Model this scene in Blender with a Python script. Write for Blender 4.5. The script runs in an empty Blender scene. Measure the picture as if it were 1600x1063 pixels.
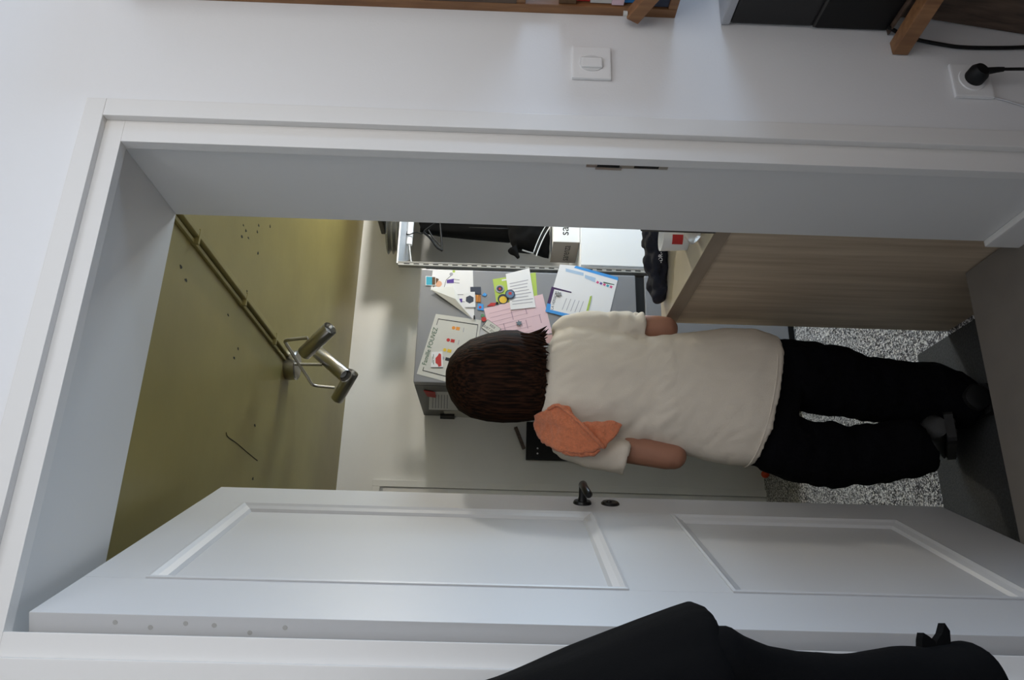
import bpy, bmesh, math, random
from mathutils import Vector, Matrix, noise
random.seed(7)

# ------------------------------------------------------------------ camera, light, exposure
scene = bpy.context.scene
col = scene.collection
scene.view_settings.view_transform = 'Standard'
scene.view_settings.look = 'None'
scene.view_settings.gamma = 1.0
scene.view_settings.use_curve_mapping = False
scene.view_settings.exposure = 0.1

CAM_POS = Vector((0.0302, -1.3278, 1.2699))
YAW, PITCH, ROLL, FPX = 0.3569, 0.0167, 0.0307, 1190.5
cam_data = bpy.data.cameras.new('camera')
cam_data.sensor_fit = 'HORIZONTAL'
cam_data.sensor_width = 36.0
cam_data.lens = 36.0 * FPX / 1600.0
cam_data.clip_start = 0.02
camera = bpy.data.objects.new('camera', cam_data)
col.objects.link(camera)
fwd = Vector((math.sin(YAW) * math.cos(PITCH), math.cos(YAW) * math.cos(PITCH), -math.sin(PITCH)))
rgt = Vector((math.cos(YAW), -math.sin(YAW), 0))
upv = rgt.cross(fwd)
r2 = math.cos(ROLL) * rgt + math.sin(ROLL) * upv
u2 = -math.sin(ROLL) * rgt + math.cos(ROLL) * upv
cx, cy, cz = -u2, r2, -fwd            # the camera was held on its side
camera.matrix_world = Matrix(((cx.x, cy.x, cz.x, CAM_POS.x), (cx.y, cy.y, cz.y, CAM_POS.y),
                              (cx.z, cy.z, cz.z, CAM_POS.z), (0, 0, 0, 1)))
scene.camera = camera

world = bpy.data.worlds.new('overcast_sky')
scene.world = world
world.use_nodes = True
bgn = world.node_tree.nodes['Background']
bgn.inputs[0].default_value = (0.72, 0.84, 1.0, 1)
bgn.inputs[1].default_value = 1.0


def area_light(name, loc, direction, sx, sy, power, color):
    d = bpy.data.lights.new(name, 'AREA')
    d.shape = 'RECTANGLE'
    d.size, d.size_y = sx, sy
    d.energy = power
    d.color = color
    o = bpy.data.objects.new(name, d)
    o.location = loc
    o.rotation_euler = Vector(direction).to_track_quat('-Z', 'Z').to_euler()
    col.objects.link(o)
    return o


# daylight in the side windows of the two rooms, added fill from roof and rear (size, size_y = along wall / height)
area_light('daylight_room_window', (3.02, -1.15, .85), (-1, 0, 0), 1.5, 1.3, 46, (0.54, 0.73, 1.0))
area_light('roof_fill_light', (0.65, -1.10, 2.54), (0, 0, -1), 1.6, 0.9, 4, (1.0, 0.95, 0.89))  # unseen roof light, added to brighten the upper door wall
area_light('rear_fill_light', (0.9, -3.52, 1.80), (0, 1, 0), 2.2, 1.15, 37, (1.0, 0.95, 0.87))  # unseen rear light, added as fill from behind the camera
area_light('daylight_hall_window', (3.32, 1.70, .75), (-1, 0, 0), 0.9, 1.1, 44, (0.64, 0.83, 1.0))

# ------------------------------------------------------------------ helpers
ORG = {}                     # world origin of each object's local frame


def srgb(r, g, b):
    f = lambda c: (c / 255 / 12.92) if c / 255 <= 0.04045 else ((c / 255 + 0.055) / 1.055) ** 2.4
    return (f(r), f(g), f(b), 1)


MATS = {}


def mat(name, rgb, rough=0.6, metal=0.0, bump=0.0, bscale=60, var=0.0, vscale=4, spec=0.5, stretch=None,
        rgb2=None, trans=0.0, alpha=1.0, sheen=0.0):
    if name in MATS:
        return MATS[name]
    m = bpy.data.materials.new(name)
    m.use_nodes = True
    nt = m.node_tree
    b = nt.nodes['Principled BSDF']
    b.inputs['Base Color'].default_value = srgb(*rgb)
    b.inputs['Roughness'].default_value = rough
    b.inputs['Metallic'].default_value = metal
    b.inputs['Specular IOR Level'].default_value = spec
    if trans:
        b.inputs['Transmission Weight'].default_value = trans
    if alpha < 1:
        b.inputs['Alpha'].default_value = alpha
    if sheen:
        b.inputs['Sheen Weight'].default_value = sheen
    if bump or var or rgb2:
        tc = nt.nodes.new('ShaderNodeTexCoord')
        mp = nt.nodes.new('ShaderNodeMapping')
        nt.links.new(tc.outputs['Object'], mp.inputs[0])
        if stretch:
            mp.inputs['Scale'].default_value = stretch
        if bump:
            n = nt.nodes.new('ShaderNodeTexNoise')
            n.inputs['Scale'].default_value = bscale
            n.inputs['Detail'].default_value = 4
            nt.links.new(mp.outputs[0], n.inputs['Vector'])
            bp = nt.nodes.new('ShaderNodeBump')
            bp.inputs['Strength'].default_value = bump
            bp.inputs['Distance'].default_value = 0.004
            nt.links.new(n.outputs[0], bp.inputs['Height'])
            nt.links.new(bp.outputs[0], b.inputs['Normal'])
        if var or rgb2:
            n2 = nt.nodes.new('ShaderNodeTexNoise')
            n2.inputs['Scale'].default_value = vscale
            n2.inputs['Detail'].default_value = 6
            nt.links.new(mp.outputs[0], n2.inputs['Vector'])
            cr = nt.nodes.new('ShaderNodeValToRGB')
            c = srgb(*rgb)
            if rgb2:
                c1, c2 = srgb(*rgb2), c
            else:
                c1 = tuple(x * (1 - var) for x in c[:3]) + (1,)
                c2 = tuple(min(1, x * (1 + var)) for x in c[:3]) + (1,)
            cr.color_ramp.elements[0].position = 0.32
            cr.color_ramp.elements[1].position = 0.68
            cr.color_ramp.elements[0].color = c1
            cr.color_ramp.elements[1].color = c2
            nt.links.new(n2.outputs[0], cr.inputs[0])
            nt.links.new(cr.outputs[0], b.inputs['Base Color'])
    MATS[name] = m
    return m


def tag(o, label=None, cat=None, group=None, kind=None):
    if label:
        o['label'] = label
    if cat:
        o['category'] = cat
    if group:
        o['group'] = group
    if kind:
        o['kind'] = kind
    return o


def empty(name, loc, label=None, cat=None, group=None, kind=None):
    o = bpy.data.objects.new(name, None)
    o.location = loc
    o.empty_display_size = 0.05
    col.objects.link(o)
    ORG[o] = Vector(loc)
    return tag(o, label, cat, group, kind)


def link(name, me, m, parent=None, origin=None, smooth=False):
    """me holds world coordinates; shift to the frame of the parent (or to origin)."""
    off = ORG[parent] if parent is not None else Vector(origin or (0, 0, 0))
    me.transform(Matrix.Translation(-off))
    me.materials.clear()
    me.materials.append(m)
    if smooth:
        me.polygons.foreach_set('use_smooth', [True] * len(me.polygons))
    o = bpy.data.objects.new(name, me)
    col.objects.link(o)
    if parent is not None:
        o.parent = parent
    else:
        o.location = off
    ORG[o] = off
    return o


def from_bm(name, bm, m, parent=None, origin=None, smooth=False):
    bmesh.ops.recalc_face_normals(bm, faces=bm.faces[:])
    if smooth:
        for e in bm.edges:
            if len(e.link_faces) == 2 and e.calc_face_angle(0) > 0.7:
                e.smooth = False
    me = bpy.data.meshes.new(name)
    bm.to_mesh(me)
    bm.free()
    return link(name, me, m, parent, origin, smooth)


def bbox(bm, x0, x1, y0, y1, z0, z1, bevel=0.0, segs=2):
    t = bmesh.new()
    bmesh.ops.create_cube(t, size=1)
    for v in t.verts:
        v.co = Vector(((x0 + x1) / 2 + v.co.x * (x1 - x0), (y0 + y1) / 2 + v.co.y * (y1 - y0), (z0 + z1) / 2 + v.co.z * (z1 - z0)))
    if bevel:
        bmesh.ops.bevel(t, geom=t.edges[:], offset=bevel, segments=segs, affect='EDGES', profile=0.7)
    merge(bm, t)


def merge(bm, t):
    me = bpy.data.meshes.new('tmp')
    t.to_mesh(me)
    t.free()
    bm.from_mesh(me)
    bpy.data.meshes.remove(me)


def box(name, x0, x1, y0, y1, z0, z1, m, parent=None, bevel=0.0, origin=None, segs=2):
    bm = bmesh.new()
    bbox(bm, x0, x1, y0, y1, z0, z1, bevel, segs)
    if parent is None and origin is None:
        origin = ((x0 + x1) / 2, (y0 + y1) / 2, z0)
    return from_bm(name, bm, m, parent, origin)


def prism(bm, pts, thick):
    """pts: list of world points of a planar polygon; thick: extrusion vector."""
    t = Vector(thick)
    a = [bm.verts.new(Vector(p)) for p in pts]
    b = [bm.verts.new(Vector(p) + t) for p in pts]
    n = len(pts)
    bm.faces.new(a)
    bm.faces.new(b[::-1])
    for i in range(n):
        bm.faces.new((a[i], b[i], b[(i + 1) % n], a[(i + 1) % n]))


def plate(name, poly, y, th, m, parent=None, origin=None):
    """flat piece in a plane facing -Y, poly of (x, z)"""
    bm = bmesh.new()
    prism(bm, [(p[0], y, p[1]) for p in poly], (0, -th, 0))
    if parent is None and origin is None:
        origin = (sum(p[0] for p in poly) / len(poly), y, min(p[1] for p in poly))
    return from_bm(name, bm, m, parent, origin)


def frame_of(d, hint=Vector((0, 0, 1))):
    d = Vector(d).normalized()
    if abs(d.dot(hint)) > 0.95:
        hint = Vector((0, 1, 0))
    s = d.cross(hint).normalized()
    return s, s.cross(d).normalized()


def tube(bm, path, radii, n=12, caps=True):
    path = [Vector(p) for p in path]
    if not isinstance(radii, list):
        radii = [radii] * len(path)
    rings = []
    s = None
    for i, p in enumerate(path):
        if i == 0:
            d = (path[1] - p).normalized()
        else:
            din = (p - path[i - 1])
            dout = (path[i + 1] - p) if i < len(path) - 1 else din
            din = din.normalized() if din.length > 1e-7 else prev
            dout = dout.normalized() if dout.length > 1e-7 else din
            if din.dot(prev) < 0:
                din = prev
            if dout.dot(prev) < 0:
                dout = din
            d = (din + dout).normalized()
        prev = d
        if s is None:
            s, q = frame_of(d)
        else:
            s = (s - d * s.dot(d)).normalized()
            q = s.cross(d).normalized()
        r = radii[i]
        rx, ry = r if isinstance(r, tuple) else (r, r)
        rings.append([bm.verts.new(p + s * (rx * math.cos(2 * math.pi * k / n)) + q * (ry * math.sin(2 * math.pi * k / n))) for k in range(n)])
    skin_rings(bm, rings, caps)
    return rings


def skin_rings(bm, rings, caps=True):
    n = len(rings[0])
    for a, b in zip(rings, rings[1:]):
        for k in range(n):
            bm.faces.new((a[k], a[(k + 1) % n], b[(k + 1) % n], b[k]))
    if caps:
        bm.faces.new(rings[0][::-1])
        bm.faces.new(rings[-1])


def tube_obj(name, path, radii, m, parent=None, origin=None, n=12, smooth=True):
    bm = bmesh.new()
    tube(bm, path, radii, n)
    if parent is None and origin is None:
        origin = path[0]
    return from_bm(name, bm, m, parent, origin, smooth)


def curve_pts(pts, n=8):
    """Catmull-Rom through pts"""
    P = [Vector(p) for p in pts]
    P = [P[0] * 2 - P[1]] + P + [P[-1] * 2 - P[-2]]
    out = []
    for i in range(1, len(P) - 2):
        for k in range(n):
            t = k / n
            a, b, c, d = P[i - 1:i + 3]
            out.append(0.5 * ((2 * b) + (c - a) * t + (2 * a - 5 * b + 4 * c - d) * t * t + (3 * b - a - 3 * c + d) * t ** 3))
    out.append(P[-2])
    return out


def ball(bm, c, r, seg=16):
    t = bmesh.new()
    bmesh.ops.create_uvsphere(t, u_segments=seg, v_segments=seg // 2, radius=1)
    rx, ry, rz = r if isinstance(r, tuple) else (r, r, r)
    for v in t.verts:
        v.co = Vector((c[0] + v.co.x * rx, c[1] + v.co.y * ry, c[2] + v.co.z * rz))
    merge(bm, t)


def ring_xy(bm, xl, xr, yb, yf, zl, zr, n=28, p=2.4, sag=0.0):
    out = []
    for k in range(n):
        a = 2 * math.pi * k / n
        c, s = math.cos(a), math.sin(a)
        ux = math.copysign(abs(c) ** (2 / p), c)
        uy = math.copysign(abs(s) ** (2 / p), s)
        t = (ux + 1) / 2
        out.append(bm.verts.new((xl + (xr - xl) * t, (yb + yf) / 2 + (yf - yb) / 2 * uy, zl + (zr - zl) * t - sag * (1 - ux * ux))))
    return out


def organic(name, bm, m, parent, voxel=0.006, iters=4, fold=None):
    """fuse overlapping closed shapes into one skin"""
    bmesh.ops.recalc_face_normals(bm, faces=bm.faces[:])
    me = bpy.data.meshes.new('tmp')
    bm.to_mesh(me)
    bm.free()
    o = bpy.data.objects.new('tmp', me)
    col.objects.link(o)
    rm = o.modifiers.new('r', 'REMESH')
    rm.mode = 'VOXEL'
    rm.voxel_size = voxel
    sm = o.modifiers.new('s', 'SMOOTH')
    sm.iterations = iters
    sm.factor = 0.5
    dg = bpy.context.evaluated_depsgraph_get()
    res = bpy.data.meshes.new_from_object(o.evaluated_get(dg))
    bpy.data.objects.remove(o)
    bpy.data.meshes.remove(me)
    if fold:
        ns = [v.normal.copy() for v in res.vertices]
        for v, nn in zip(res.vertices, ns):
            v.co += nn * fold(v.co)
    return link(name, res, m, parent, None, True)


def text_mesh(s, size):
    cu = bpy.data.curves.new('t', 'FONT')
    cu.body = s
    cu.size = size
    cu.align_x = 'CENTER'
    cu.align_y = 'CENTER'
    cu.resolution_u = 3
    o = bpy.data.objects.new('t', cu)
    col.objects.link(o)
    dg = bpy.context.evaluated_depsgraph_get()
    me = bpy.data.meshes.new_from_object(o.evaluated_get(dg))
    bpy.data.objects.remove(o)
    bpy.data.curves.remove(cu)
    return me


def text(name, s, size, center, xdir, zdir, m, parent, sx=1.0):
    me = text_mesh(s, size)
    X = Vector(xdir).normalized()
    Z = Vector(zdir).normalized()
    N = X.cross(Z)
    M = Matrix(((X.x * sx, Z.x, N.x, center[0]), (X.y * sx, Z.y, N.y, center[1]), (X.z * sx, Z.z, N.z, center[2]), (0, 0, 0, 1)))
    me.transform(M)
    return link(name, me, m, parent)


# ------------------------------------------------------------------ materials
M_wall = mat('white_wall_paint', (226, 226, 227), 0.75, bump=0.06, bscale=180)
M_frame = mat('white_door_frame_paint', (222, 220, 217), 0.42, bump=0.04, bscale=60)
M_lining = mat('light_grey_lining_paint', (216, 215, 213), 0.5, bump=0.04, bscale=60)
M_door = mat('white_satin_door_paint', (194, 194, 195), 0.42, bump=0.05, bscale=40)
M_hallwall = mat('pale_grey_hall_wall_paint', (228, 228, 226), 0.5, bump=0.05, bscale=90, var=0.03, vscale=3)
M_olive = mat('olive_ceiling_paint', (142, 129, 76), 0.42, bump=0.10, bscale=30, var=0.06, vscale=5)
M_floor = mat('grey_resin_floor', (120, 113, 106), 0.6, bump=0.05, bscale=90, var=0.05, vscale=12)
M_mat = mat('dark_grey_mat', (62, 62, 62), 0.95, bump=0.6, bscale=400, var=0.25, vscale=140)
M_black = mat('black_plastic', (14, 14, 15), 0.55, spec=0.3)
M_blackm = mat('black_metal', (14, 14, 15), 0.35, metal=0.3)
M_dark = mat('dark_grey_plastic', (52, 51, 50), 0.45)
M_white = mat('white_plastic', (232, 232, 232), 0.35)
M_steel = mat('brushed_steel', (186, 183, 178), 0.28, metal=1.0, bump=0.04, bscale=300)
M_chrome = mat('polished_chrome', (200, 200, 200), 0.15, metal=1.0)
M_fridge = mat('silver_grey_fridge', (140, 141, 146), 0.38, metal=0.25)
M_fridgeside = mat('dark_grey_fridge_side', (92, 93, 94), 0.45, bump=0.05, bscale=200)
M_wood = mat('warm_beech_wood', (150, 108, 70), 0.5, bump=0.08, bscale=40, stretch=(6, 6, 0.8), rgb2=(118, 80, 50), vscale=9)
M_darkwood = mat('dark_brown_wood', (96, 78, 64), 0.55, bump=0.1, bscale=30, stretch=(8, 8, 0.8), rgb2=(62, 48, 40), vscale=8)
M_oak = mat('grey_brown_oak_laminate', (200, 182, 158), 0.5, bump=0.05, bscale=60, stretch=(1, 12, 0.8), rgb2=(172, 153, 130), vscale=3.2)
M_oakedge = mat('oak_edge_band', (150, 134, 116), 0.5, stretch=(1, 1, 10), rgb2=(138, 122, 104), vscale=4)
M_top = mat('beige_worktop', (190, 180, 160), 0.4, var=0.04, vscale=6)
M_paper = mat('white_paper', (232, 232, 236), 0.8)
M_paperg = mat('grey_white_paper', (206, 205, 200), 0.8)
M_ink = mat('dark_ink', (45, 45, 52), 0.8)
M_greyink = mat('pale_grey_ink', (165, 165, 178), 0.8)
M_greenink = mat('green_ink', (28, 84, 58), 0.8)
M_purple = mat('purple_ink', (88, 60, 150), 0.8)
M_purpled = mat('deep_purple_print', (62, 30, 84), 0.7)
M_blue = mat('sky_blue_print', (62, 150, 226), 0.6)
M_teal = mat('teal_print', (40, 160, 190), 0.6)
M_pink = mat('pink_paper', (226, 196, 206), 0.8)
M_pinkink = mat('pink_print', (214, 70, 130), 0.8)
M_green = mat('lime_green_print', (176, 200, 90), 0.7)
M_red = mat('red_print', (190, 44, 42), 0.6)
M_orange = mat('orange_print', (232, 150, 60), 0.7)
M_yellow = mat('yellow_print', (226, 190, 60), 0.7)
M_skinprint = mat('peach_print', (222, 170, 140), 0.8)
M_brownprint = mat('brown_print', (96, 70, 44), 0.8)
M_navyprint = mat('navy_print', (44, 52, 72), 0.6)
M_silver = mat('silver_magnet', (150, 150, 150), 0.35, metal=0.8)
M_skin = mat('skin', (164, 116, 94), 0.5, bump=0.03, bscale=300, var=0.04, vscale=30)
M_shirt = mat('natural_linen_cloth', (220, 210, 196), 0.95, spec=0.1, bump=0.25, bscale=500, var=0.03, vscale=8, sheen=0.1)
M_trouser = mat('black_trouser_cloth', (9, 9, 13), 0.95, spec=0.1, bump=0.2, bscale=300)
M_cuff = mat('dark_teal_cloth', (26, 32, 38), 0.9)
M_shoe = mat('black_shoe', (14, 14, 15), 0.55, bump=0.1, bscale=100)
M_sole = mat('dark_rubber_sole', (30, 29, 29), 0.7)
M_towel = mat('orange_terry_cloth', (214, 126, 88), 0.95, bump=0.9, bscale=330, var=0.10, vscale=120, sheen=0.3)
M_coat = mat('black_coat_cloth', (9, 9, 10), 0.95, spec=0.1, bump=0.15, bscale=200)
M_navycloth = mat('navy_knit_cloth', (24, 27, 42), 0.9, bump=0.3, bscale=250)
M_blackcloth = mat('black_cloth', (10, 10, 11), 0.95, spec=0.15, bump=0.2, bscale=200)
M_card = mat('white_cardboard', (236, 236, 236), 0.6)
M_brown = mat('grey_brown_cardboard', (158, 150, 142), 0.7)
M_lightpanel = mat('white_lacquered_panel', (235, 236, 238), 0.4)
M_grey = mat('light_grey_panel', (172, 172, 171), 0.5)
M_clear = mat('clear_plastic', (235, 238, 240), 0.06, trans=0.95)
M_clearbag = mat('crumpled_clear_plastic', (215, 212, 208), 0.4, trans=0.55)


def hair_material():
    m = bpy.data.materials.new('dark_brown_hair')
    m.use_nodes = True
    nt = m.node_tree
    b = nt.nodes['Principled BSDF']
    b.inputs['Roughness'].default_value = 0.75
    b.inputs['Specular IOR Level'].default_value = 0.08
    tc = nt.nodes.new('ShaderNodeTexCoord')
    mp = nt.nodes.new('ShaderNodeMapping')
    mp.inputs['Scale'].default_value = (1, 1, 0.06)
    nt.links.new(tc.outputs['Object'], mp.inputs[0])
    n = nt.nodes.new('ShaderNodeTexNoise')
    n.inputs['Scale'].default_value = 160
    n.inputs['Detail'].default_value = 5
    nt.links.new(mp.outputs[0], n.inputs['Vector'])
    cr = nt.nodes.new('ShaderNodeValToRGB')
    cr.color_ramp.elements[0].color = srgb(17, 11, 8)
    cr.color_ramp.elements[1].color = srgb(62, 37, 23)
    cr.color_ramp.elements[0].position = 0.4
    cr.color_ramp.elements[1].position = 0.75
    nt.links.new(n.outputs[0], cr.inputs[0])
    nt.links.new(cr.outputs[0], b.inputs['Base Color'])
    bp = nt.nodes.new('ShaderNodeBump')
    bp.inputs['Strength'].default_value = 0.5
    bp.inputs['Distance'].default_value = 0.004
    nt.links.new(n.outputs[0], bp.inputs['Height'])
    nt.links.new(bp.outputs[0], b.inputs['Normal'])
    return m


def terrazzo_material():
    m = bpy.data.materials.new('black_and_white_terrazzo')
    m.use_nodes = True
    nt = m.node_tree
    b = nt.nodes['Principled BSDF']
    b.inputs['Roughness'].default_value = 0.32
    geo = nt.nodes.new('ShaderNodeNewGeometry')
    vo = nt.nodes.new('ShaderNodeTexVoronoi')
    vo.inputs['Scale'].default_value = 210
    nt.links.new(geo.outputs['Position'], vo.inputs['Vector'])
    sep = nt.nodes.new('ShaderNodeSeparateColor')
    nt.links.new(vo.outputs['Color'], sep.inputs[0])
    cr = nt.nodes.new('ShaderNodeValToRGB')
    cr.color_ramp.interpolation = 'CONSTANT'
    e = cr.color_ramp.elements
    e[0].position, e[0].color = 0.0, srgb(44, 44, 49)
    e[1].position, e[1].color = 0.34, srgb(128, 128, 133)
    for p, c in ((0.5, (192, 192, 195)), (0.72, (232, 231, 229)), (0.9, (84, 80, 80))):
        q = e.new(p)
        q.color = srgb(*c)
    nt.links.new(sep.outputs[0], cr.inputs[0])
    nt.links.new(cr.outputs[0], b.inputs['Base Color'])
    return m


M_hair = hair_material()
M_terrazzo = terrazzo_material()
M_grout = mat('dark_tile_joint', (60, 60, 62), 0.8)

# ------------------------------------------------------------------ the setting
W, HH, J = 0.93, 2.05, 0.315           # doorway width, head height, wall depth
RX0, RX1, RY0, RZ = -2.1, 3.0, -3.5, 2.55
HX0, HX1, HY1, HZ0, HZ1 = -1.0, 3.3, 2.805, -0.2, 2.12


def struct(name, boxes, m, bevel=0.0):
    bm = bmesh.new()
    for b in boxes:
        bbox(bm, *b, bevel)
    o = from_bm(name, bm, m, None, (0, 0, 0))
    o['kind'] = 'structure'
    return o


struct('wall_front', [(RX0 - .1, -0.045, -0.012, J, -0.24, RZ), (0.985, RX1 + .1, -0.012, J, -0.24, RZ),
                      (-0.045, 0.985, -0.012, J, 2.095, RZ)], M_wall)
struct('floor', [(RX0, RX1, RY0, 0.0, -0.2, 0.0), (-0.045, 0.985, 0.0, J, -0.2, 0.0), (HX0, 0.9585, J, 0.53, -0.2, 0.0)], M_floor)
struct('ceiling_room', [(RX0, RX1, RY0, -1.57, RZ, RZ + .1), (RX0, RX1, -.63, -0.012, RZ, RZ + .1), (RX0, -.17, -1.57, -.63, RZ, RZ + .1), (1.47, RX1, -1.57, -.63, RZ, RZ + .1)], M_wall)  # opening left for the added roof light
struct('wall_left', [(RX0 - .1, RX0, RY0, -0.012, 0, RZ)], M_wall)
# right wall of the room with its tall window, rear wall with a wide one added for fill
struct('wall_right', [(RX1, RX1 + .1, -0.36, -0.012, 0, RZ), (RX1, RX1 + .1, RY0, -1.94, 0, RZ),
                      (RX1, RX1 + .1, -1.94, -0.36, 0, .15), (RX1, RX1 + .1, -1.94, -0.36, 1.55, RZ)], M_wall)
struct('wall_rear', [(RX0, -.25, RY0 - .1, RY0, 0, RZ), (2.05, RX1, RY0 - .1, RY0, 0, RZ),
                     (-.25, 2.05, RY0 - .1, RY0, 0, 1.18), (-.25, 2.05, RY0 - .1, RY0, 2.42, RZ)], M_wall)


def window(name, axis, at, a0, a1, z0, z1, dirn):
    r = empty(name, (at, a0, z0) if axis == 'x' else (a0, at, z0), kind='structure')

    def bar(nm, p0, p1, q0, q1, m, t0=0.0, t1=0.05):
        s0, s1 = sorted((at + dirn * t0, at + dirn * t1))
        if axis == 'x':
            box(nm, s0, s1, p0, p1, q0, q1, m, r)
        else:
            box(nm, p0, p1, s0, s1, q0, q1, m, r)
    f = 0.05
    bar('window_frame', a0, a0 + f, z0, z1, M_frame)
    bar('window_frame', a1 - f, a1, z0, z1, M_frame)
    bar('window_frame', a0 + f, a1 - f, z0, z0 + f, M_frame)
    bar('window_frame', a0 + f, a1 - f, z1 - f, z1, M_frame)
    mid = (a0 + a1) / 2
    bar('mullion', mid - .025, mid + .025, z0 + f, z1 - f, M_frame)


window('window_1', 'x', RX1 + .02, -1.94, -0.36, .15, 1.55, 1)
window('window_2', 'y', RY0 - .02, -.25, 2.05, 1.18, 2.42, -1)
window('window_3', 'x', HX1 + .02, 1.2, 2.2, .15, 1.35, 1)

# hall beyond the doorway
struct('wall_back', [(HX0, HX1, HY1, HY1 + .1, -0.24, HZ1 + .1)], M_hallwall)
struct('ceiling', [(HX0, HX1, J, HY1, HZ1, HZ1 + .1)], M_olive)
M_hallside = mat('bounce_damping_hall_wall', (78, 73, 52), 0.6, bump=0.06, bscale=60)  # unseen side walls made dark to cut bounce light in the hall
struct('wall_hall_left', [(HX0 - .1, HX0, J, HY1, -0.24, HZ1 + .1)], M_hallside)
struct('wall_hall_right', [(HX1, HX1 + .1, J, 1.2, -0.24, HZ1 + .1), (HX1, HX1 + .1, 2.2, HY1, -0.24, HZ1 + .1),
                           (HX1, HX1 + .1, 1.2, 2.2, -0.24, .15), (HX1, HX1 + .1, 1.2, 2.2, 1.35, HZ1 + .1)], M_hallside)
fl = struct('floor_hall', [(HX0, HX1, J, HY1, -0.26, -0.2012)], M_grout)
TS = 0.2125
tile_me = bpy.data.meshes.new('tile')
bm = bmesh.new()
bbox(bm, 0.0008, TS - 0.0008, 0.0008, TS - 0.0008, -0.02, 0.0)
bm.to_mesh(tile_me)
bm.free()
tile_me.materials.append(M_terrazzo)
ix0 = 0.634 - 5 * TS
for i in range(0, 16):
    for j in range(0, 11):
        x, y = ix0 + i * TS, 0.545 + j * TS
        if y > HY1 - .02 or x > 2.9:
            continue
        t = bpy.data.objects.new('tile', tile_me)
        t.location = (x, y, -0.2)
        t.parent = fl
        col.objects.link(t)

# ---- door lining, casing and the fittings in it
tr = empty('trim_1', (0.47, 0, 0), kind='structure')
CY = -0.018
box('casing_board', 0.979, 1.02, CY, 0.0, 0, 2.0878, M_frame, tr, 0.002)
box('casing_board', -0.085, -0.037, CY, 0.0, 0, 2.0878, M_frame, tr, 0.002)
bm = bmesh.new()
bbox(bm, -0.085, 1.02, CY, 0.0, 2.088, 2.128, 0.002)
from_bm('casing_board', bm, M_frame, tr)
box('door_stop', W, 0.985, 0.0, 0.026, 0, HH, M_frame, tr, 0.0015)
box('door_stop', -0.045, 0.0, 0.0, 0.026, 0, HH, M_frame, tr, 0.0015)
box('door_stop', -0.045, 0.985, 0.0, 0.026, HH, 2.095, M_frame, tr, 0.0015)
box('lining_board', W + 0.011, 0.985, 0.0265, J, 0, HH + .011, M_lining, tr)
box('lining_board', -0.045, -0.012, 0.0265, J, 0, HH + .011, M_lining, tr)
box('lining_board', -0.045, 0.985, 0.0265, J, HH + .0115, 2.095, M_lining, tr)
sp = box('strike_plate', 0.9395, W + 0.0115, 0.033, 0.051, 0.925, 1.098, M_steel, tr, 0.0004)
box('latch_slot', 0.9385, 0.9397, 0.037, 0.047, 1.028, 1.075, M_black, sp)
box('bolt_slot', 0.9385, 0.9397, 0.037, 0.047, 0.945, 0.997, M_black, sp)
box('latch_lip', 0.9375, 0.9397, 0.047, 0.056, 1.022, 1.078, M_steel, sp, 0.0004)
bb = box('baseboard_right', 0.924, 0.9408, 0.029, J, 0.03 - 0.03, 0.086, M_frame, None, 0.004)
bb['kind'] = 'structure'

# ------------------------------------------------------------------ the open door
DA = 1.1692
D0 = Vector((0.0306, 0.0286, 0))
DD = Vector((math.cos(DA), math.sin(DA), 0))
DN = Vector((DD.y, -DD.x, 0))          # towards the doorway
DW, DT, DZ0, DZ1 = 0.869, 0.04, 0.004, 2.0325
door = empty('door_1', D0, kind='structure')


def dpt(u, w, z):
    """u along the leaf, w out of the visible face, z up"""
    return D0 + DD * u + DN * w + Vector((0, 0, z))


def dbox(name, u0, u1, w0, w1, z0, z1, m, parent, bevel=0.0):
    bm = bmesh.new()
    bbox(bm, u0, u1, w0, w1, z0, z1, bevel)
    for v in bm.verts:
        v.co = dpt(v.co.x, v.co.y, v.co.z)
    return from_bm(name, bm, m, parent)


def mould(name, u0, u1, z0, z1, prof, m, parent):
    """mitred moulding round a rectangle; prof: list of (inset, w)"""
    bm = bmesh.new()
    rings = []
    for ins, w in prof:
        rings.append([bm.verts.new(dpt(u, w, z)) for u, z in ((u0 + ins, z0 + ins), (u1 - ins, z0 + ins), (u1 - ins, z1 - ins), (u0 + ins, z1 - ins))])
    rings.append(rings[0])
    for a, b in zip(rings, rings[1:]):
        for k in range(4):
            bm.faces.new((a[k], a[(k + 1) % 4], b[(k + 1) % 4], b[k]))
    return from_bm(name, bm, m, parent)


UP = (0.165, 0.705, 1.01, 1.917)       # upper panel u0 u1 z0 z1
LO = (0.165, 0.705, 0.215, 0.812)
dbox('stile', 0, UP[0], -DT, 0, DZ0, DZ1, M_door, door, 0.0015)
dbox('stile', UP[1], DW, -DT, 0, DZ0, DZ1, M_door, door, 0.0015)
dbox('rail', UP[0], UP[1], -DT, 0, UP[3], DZ1, M_door, door, 0.0008)
dbox('rail', UP[0], UP[1], -DT, 0, LO[3], UP[2], M_door, door, 0.0008)
dbox('rail', UP[0], UP[1], -DT, 0, DZ0, LO[2], M_door, door, 0.0008)
for P in (UP, LO):
    pn = dbox('door_panel', P[0], P[1], -DT + 0.012, -0.013, P[2], P[3], M_door, door)
    mould('moulding', P[0], P[1], P[2], P[3],
          [(0, -0.014), (0, 0.003), (0.006, 0.004), (0.014, -0.001), (0.026, -0.006), (0.032, -0.0125), (0.032, -0.014)], M_door, pn)
M_filler = mat('grey_filler', (168, 166, 163), 0.7)
for w, z in ((-.014, 1.891), (-.021, 1.833), (-.013, 1.775), (-.015, 1.728), (-.026, 1.669), (-.016, 1.611)):
    bm = bmesh.new()
    tube(bm, [dpt(0.001, w, z), dpt(-0.0006, w, z)], 0.0042, 8)
    from_bm('filled_screw_hole', bm, M_filler, door)
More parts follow.
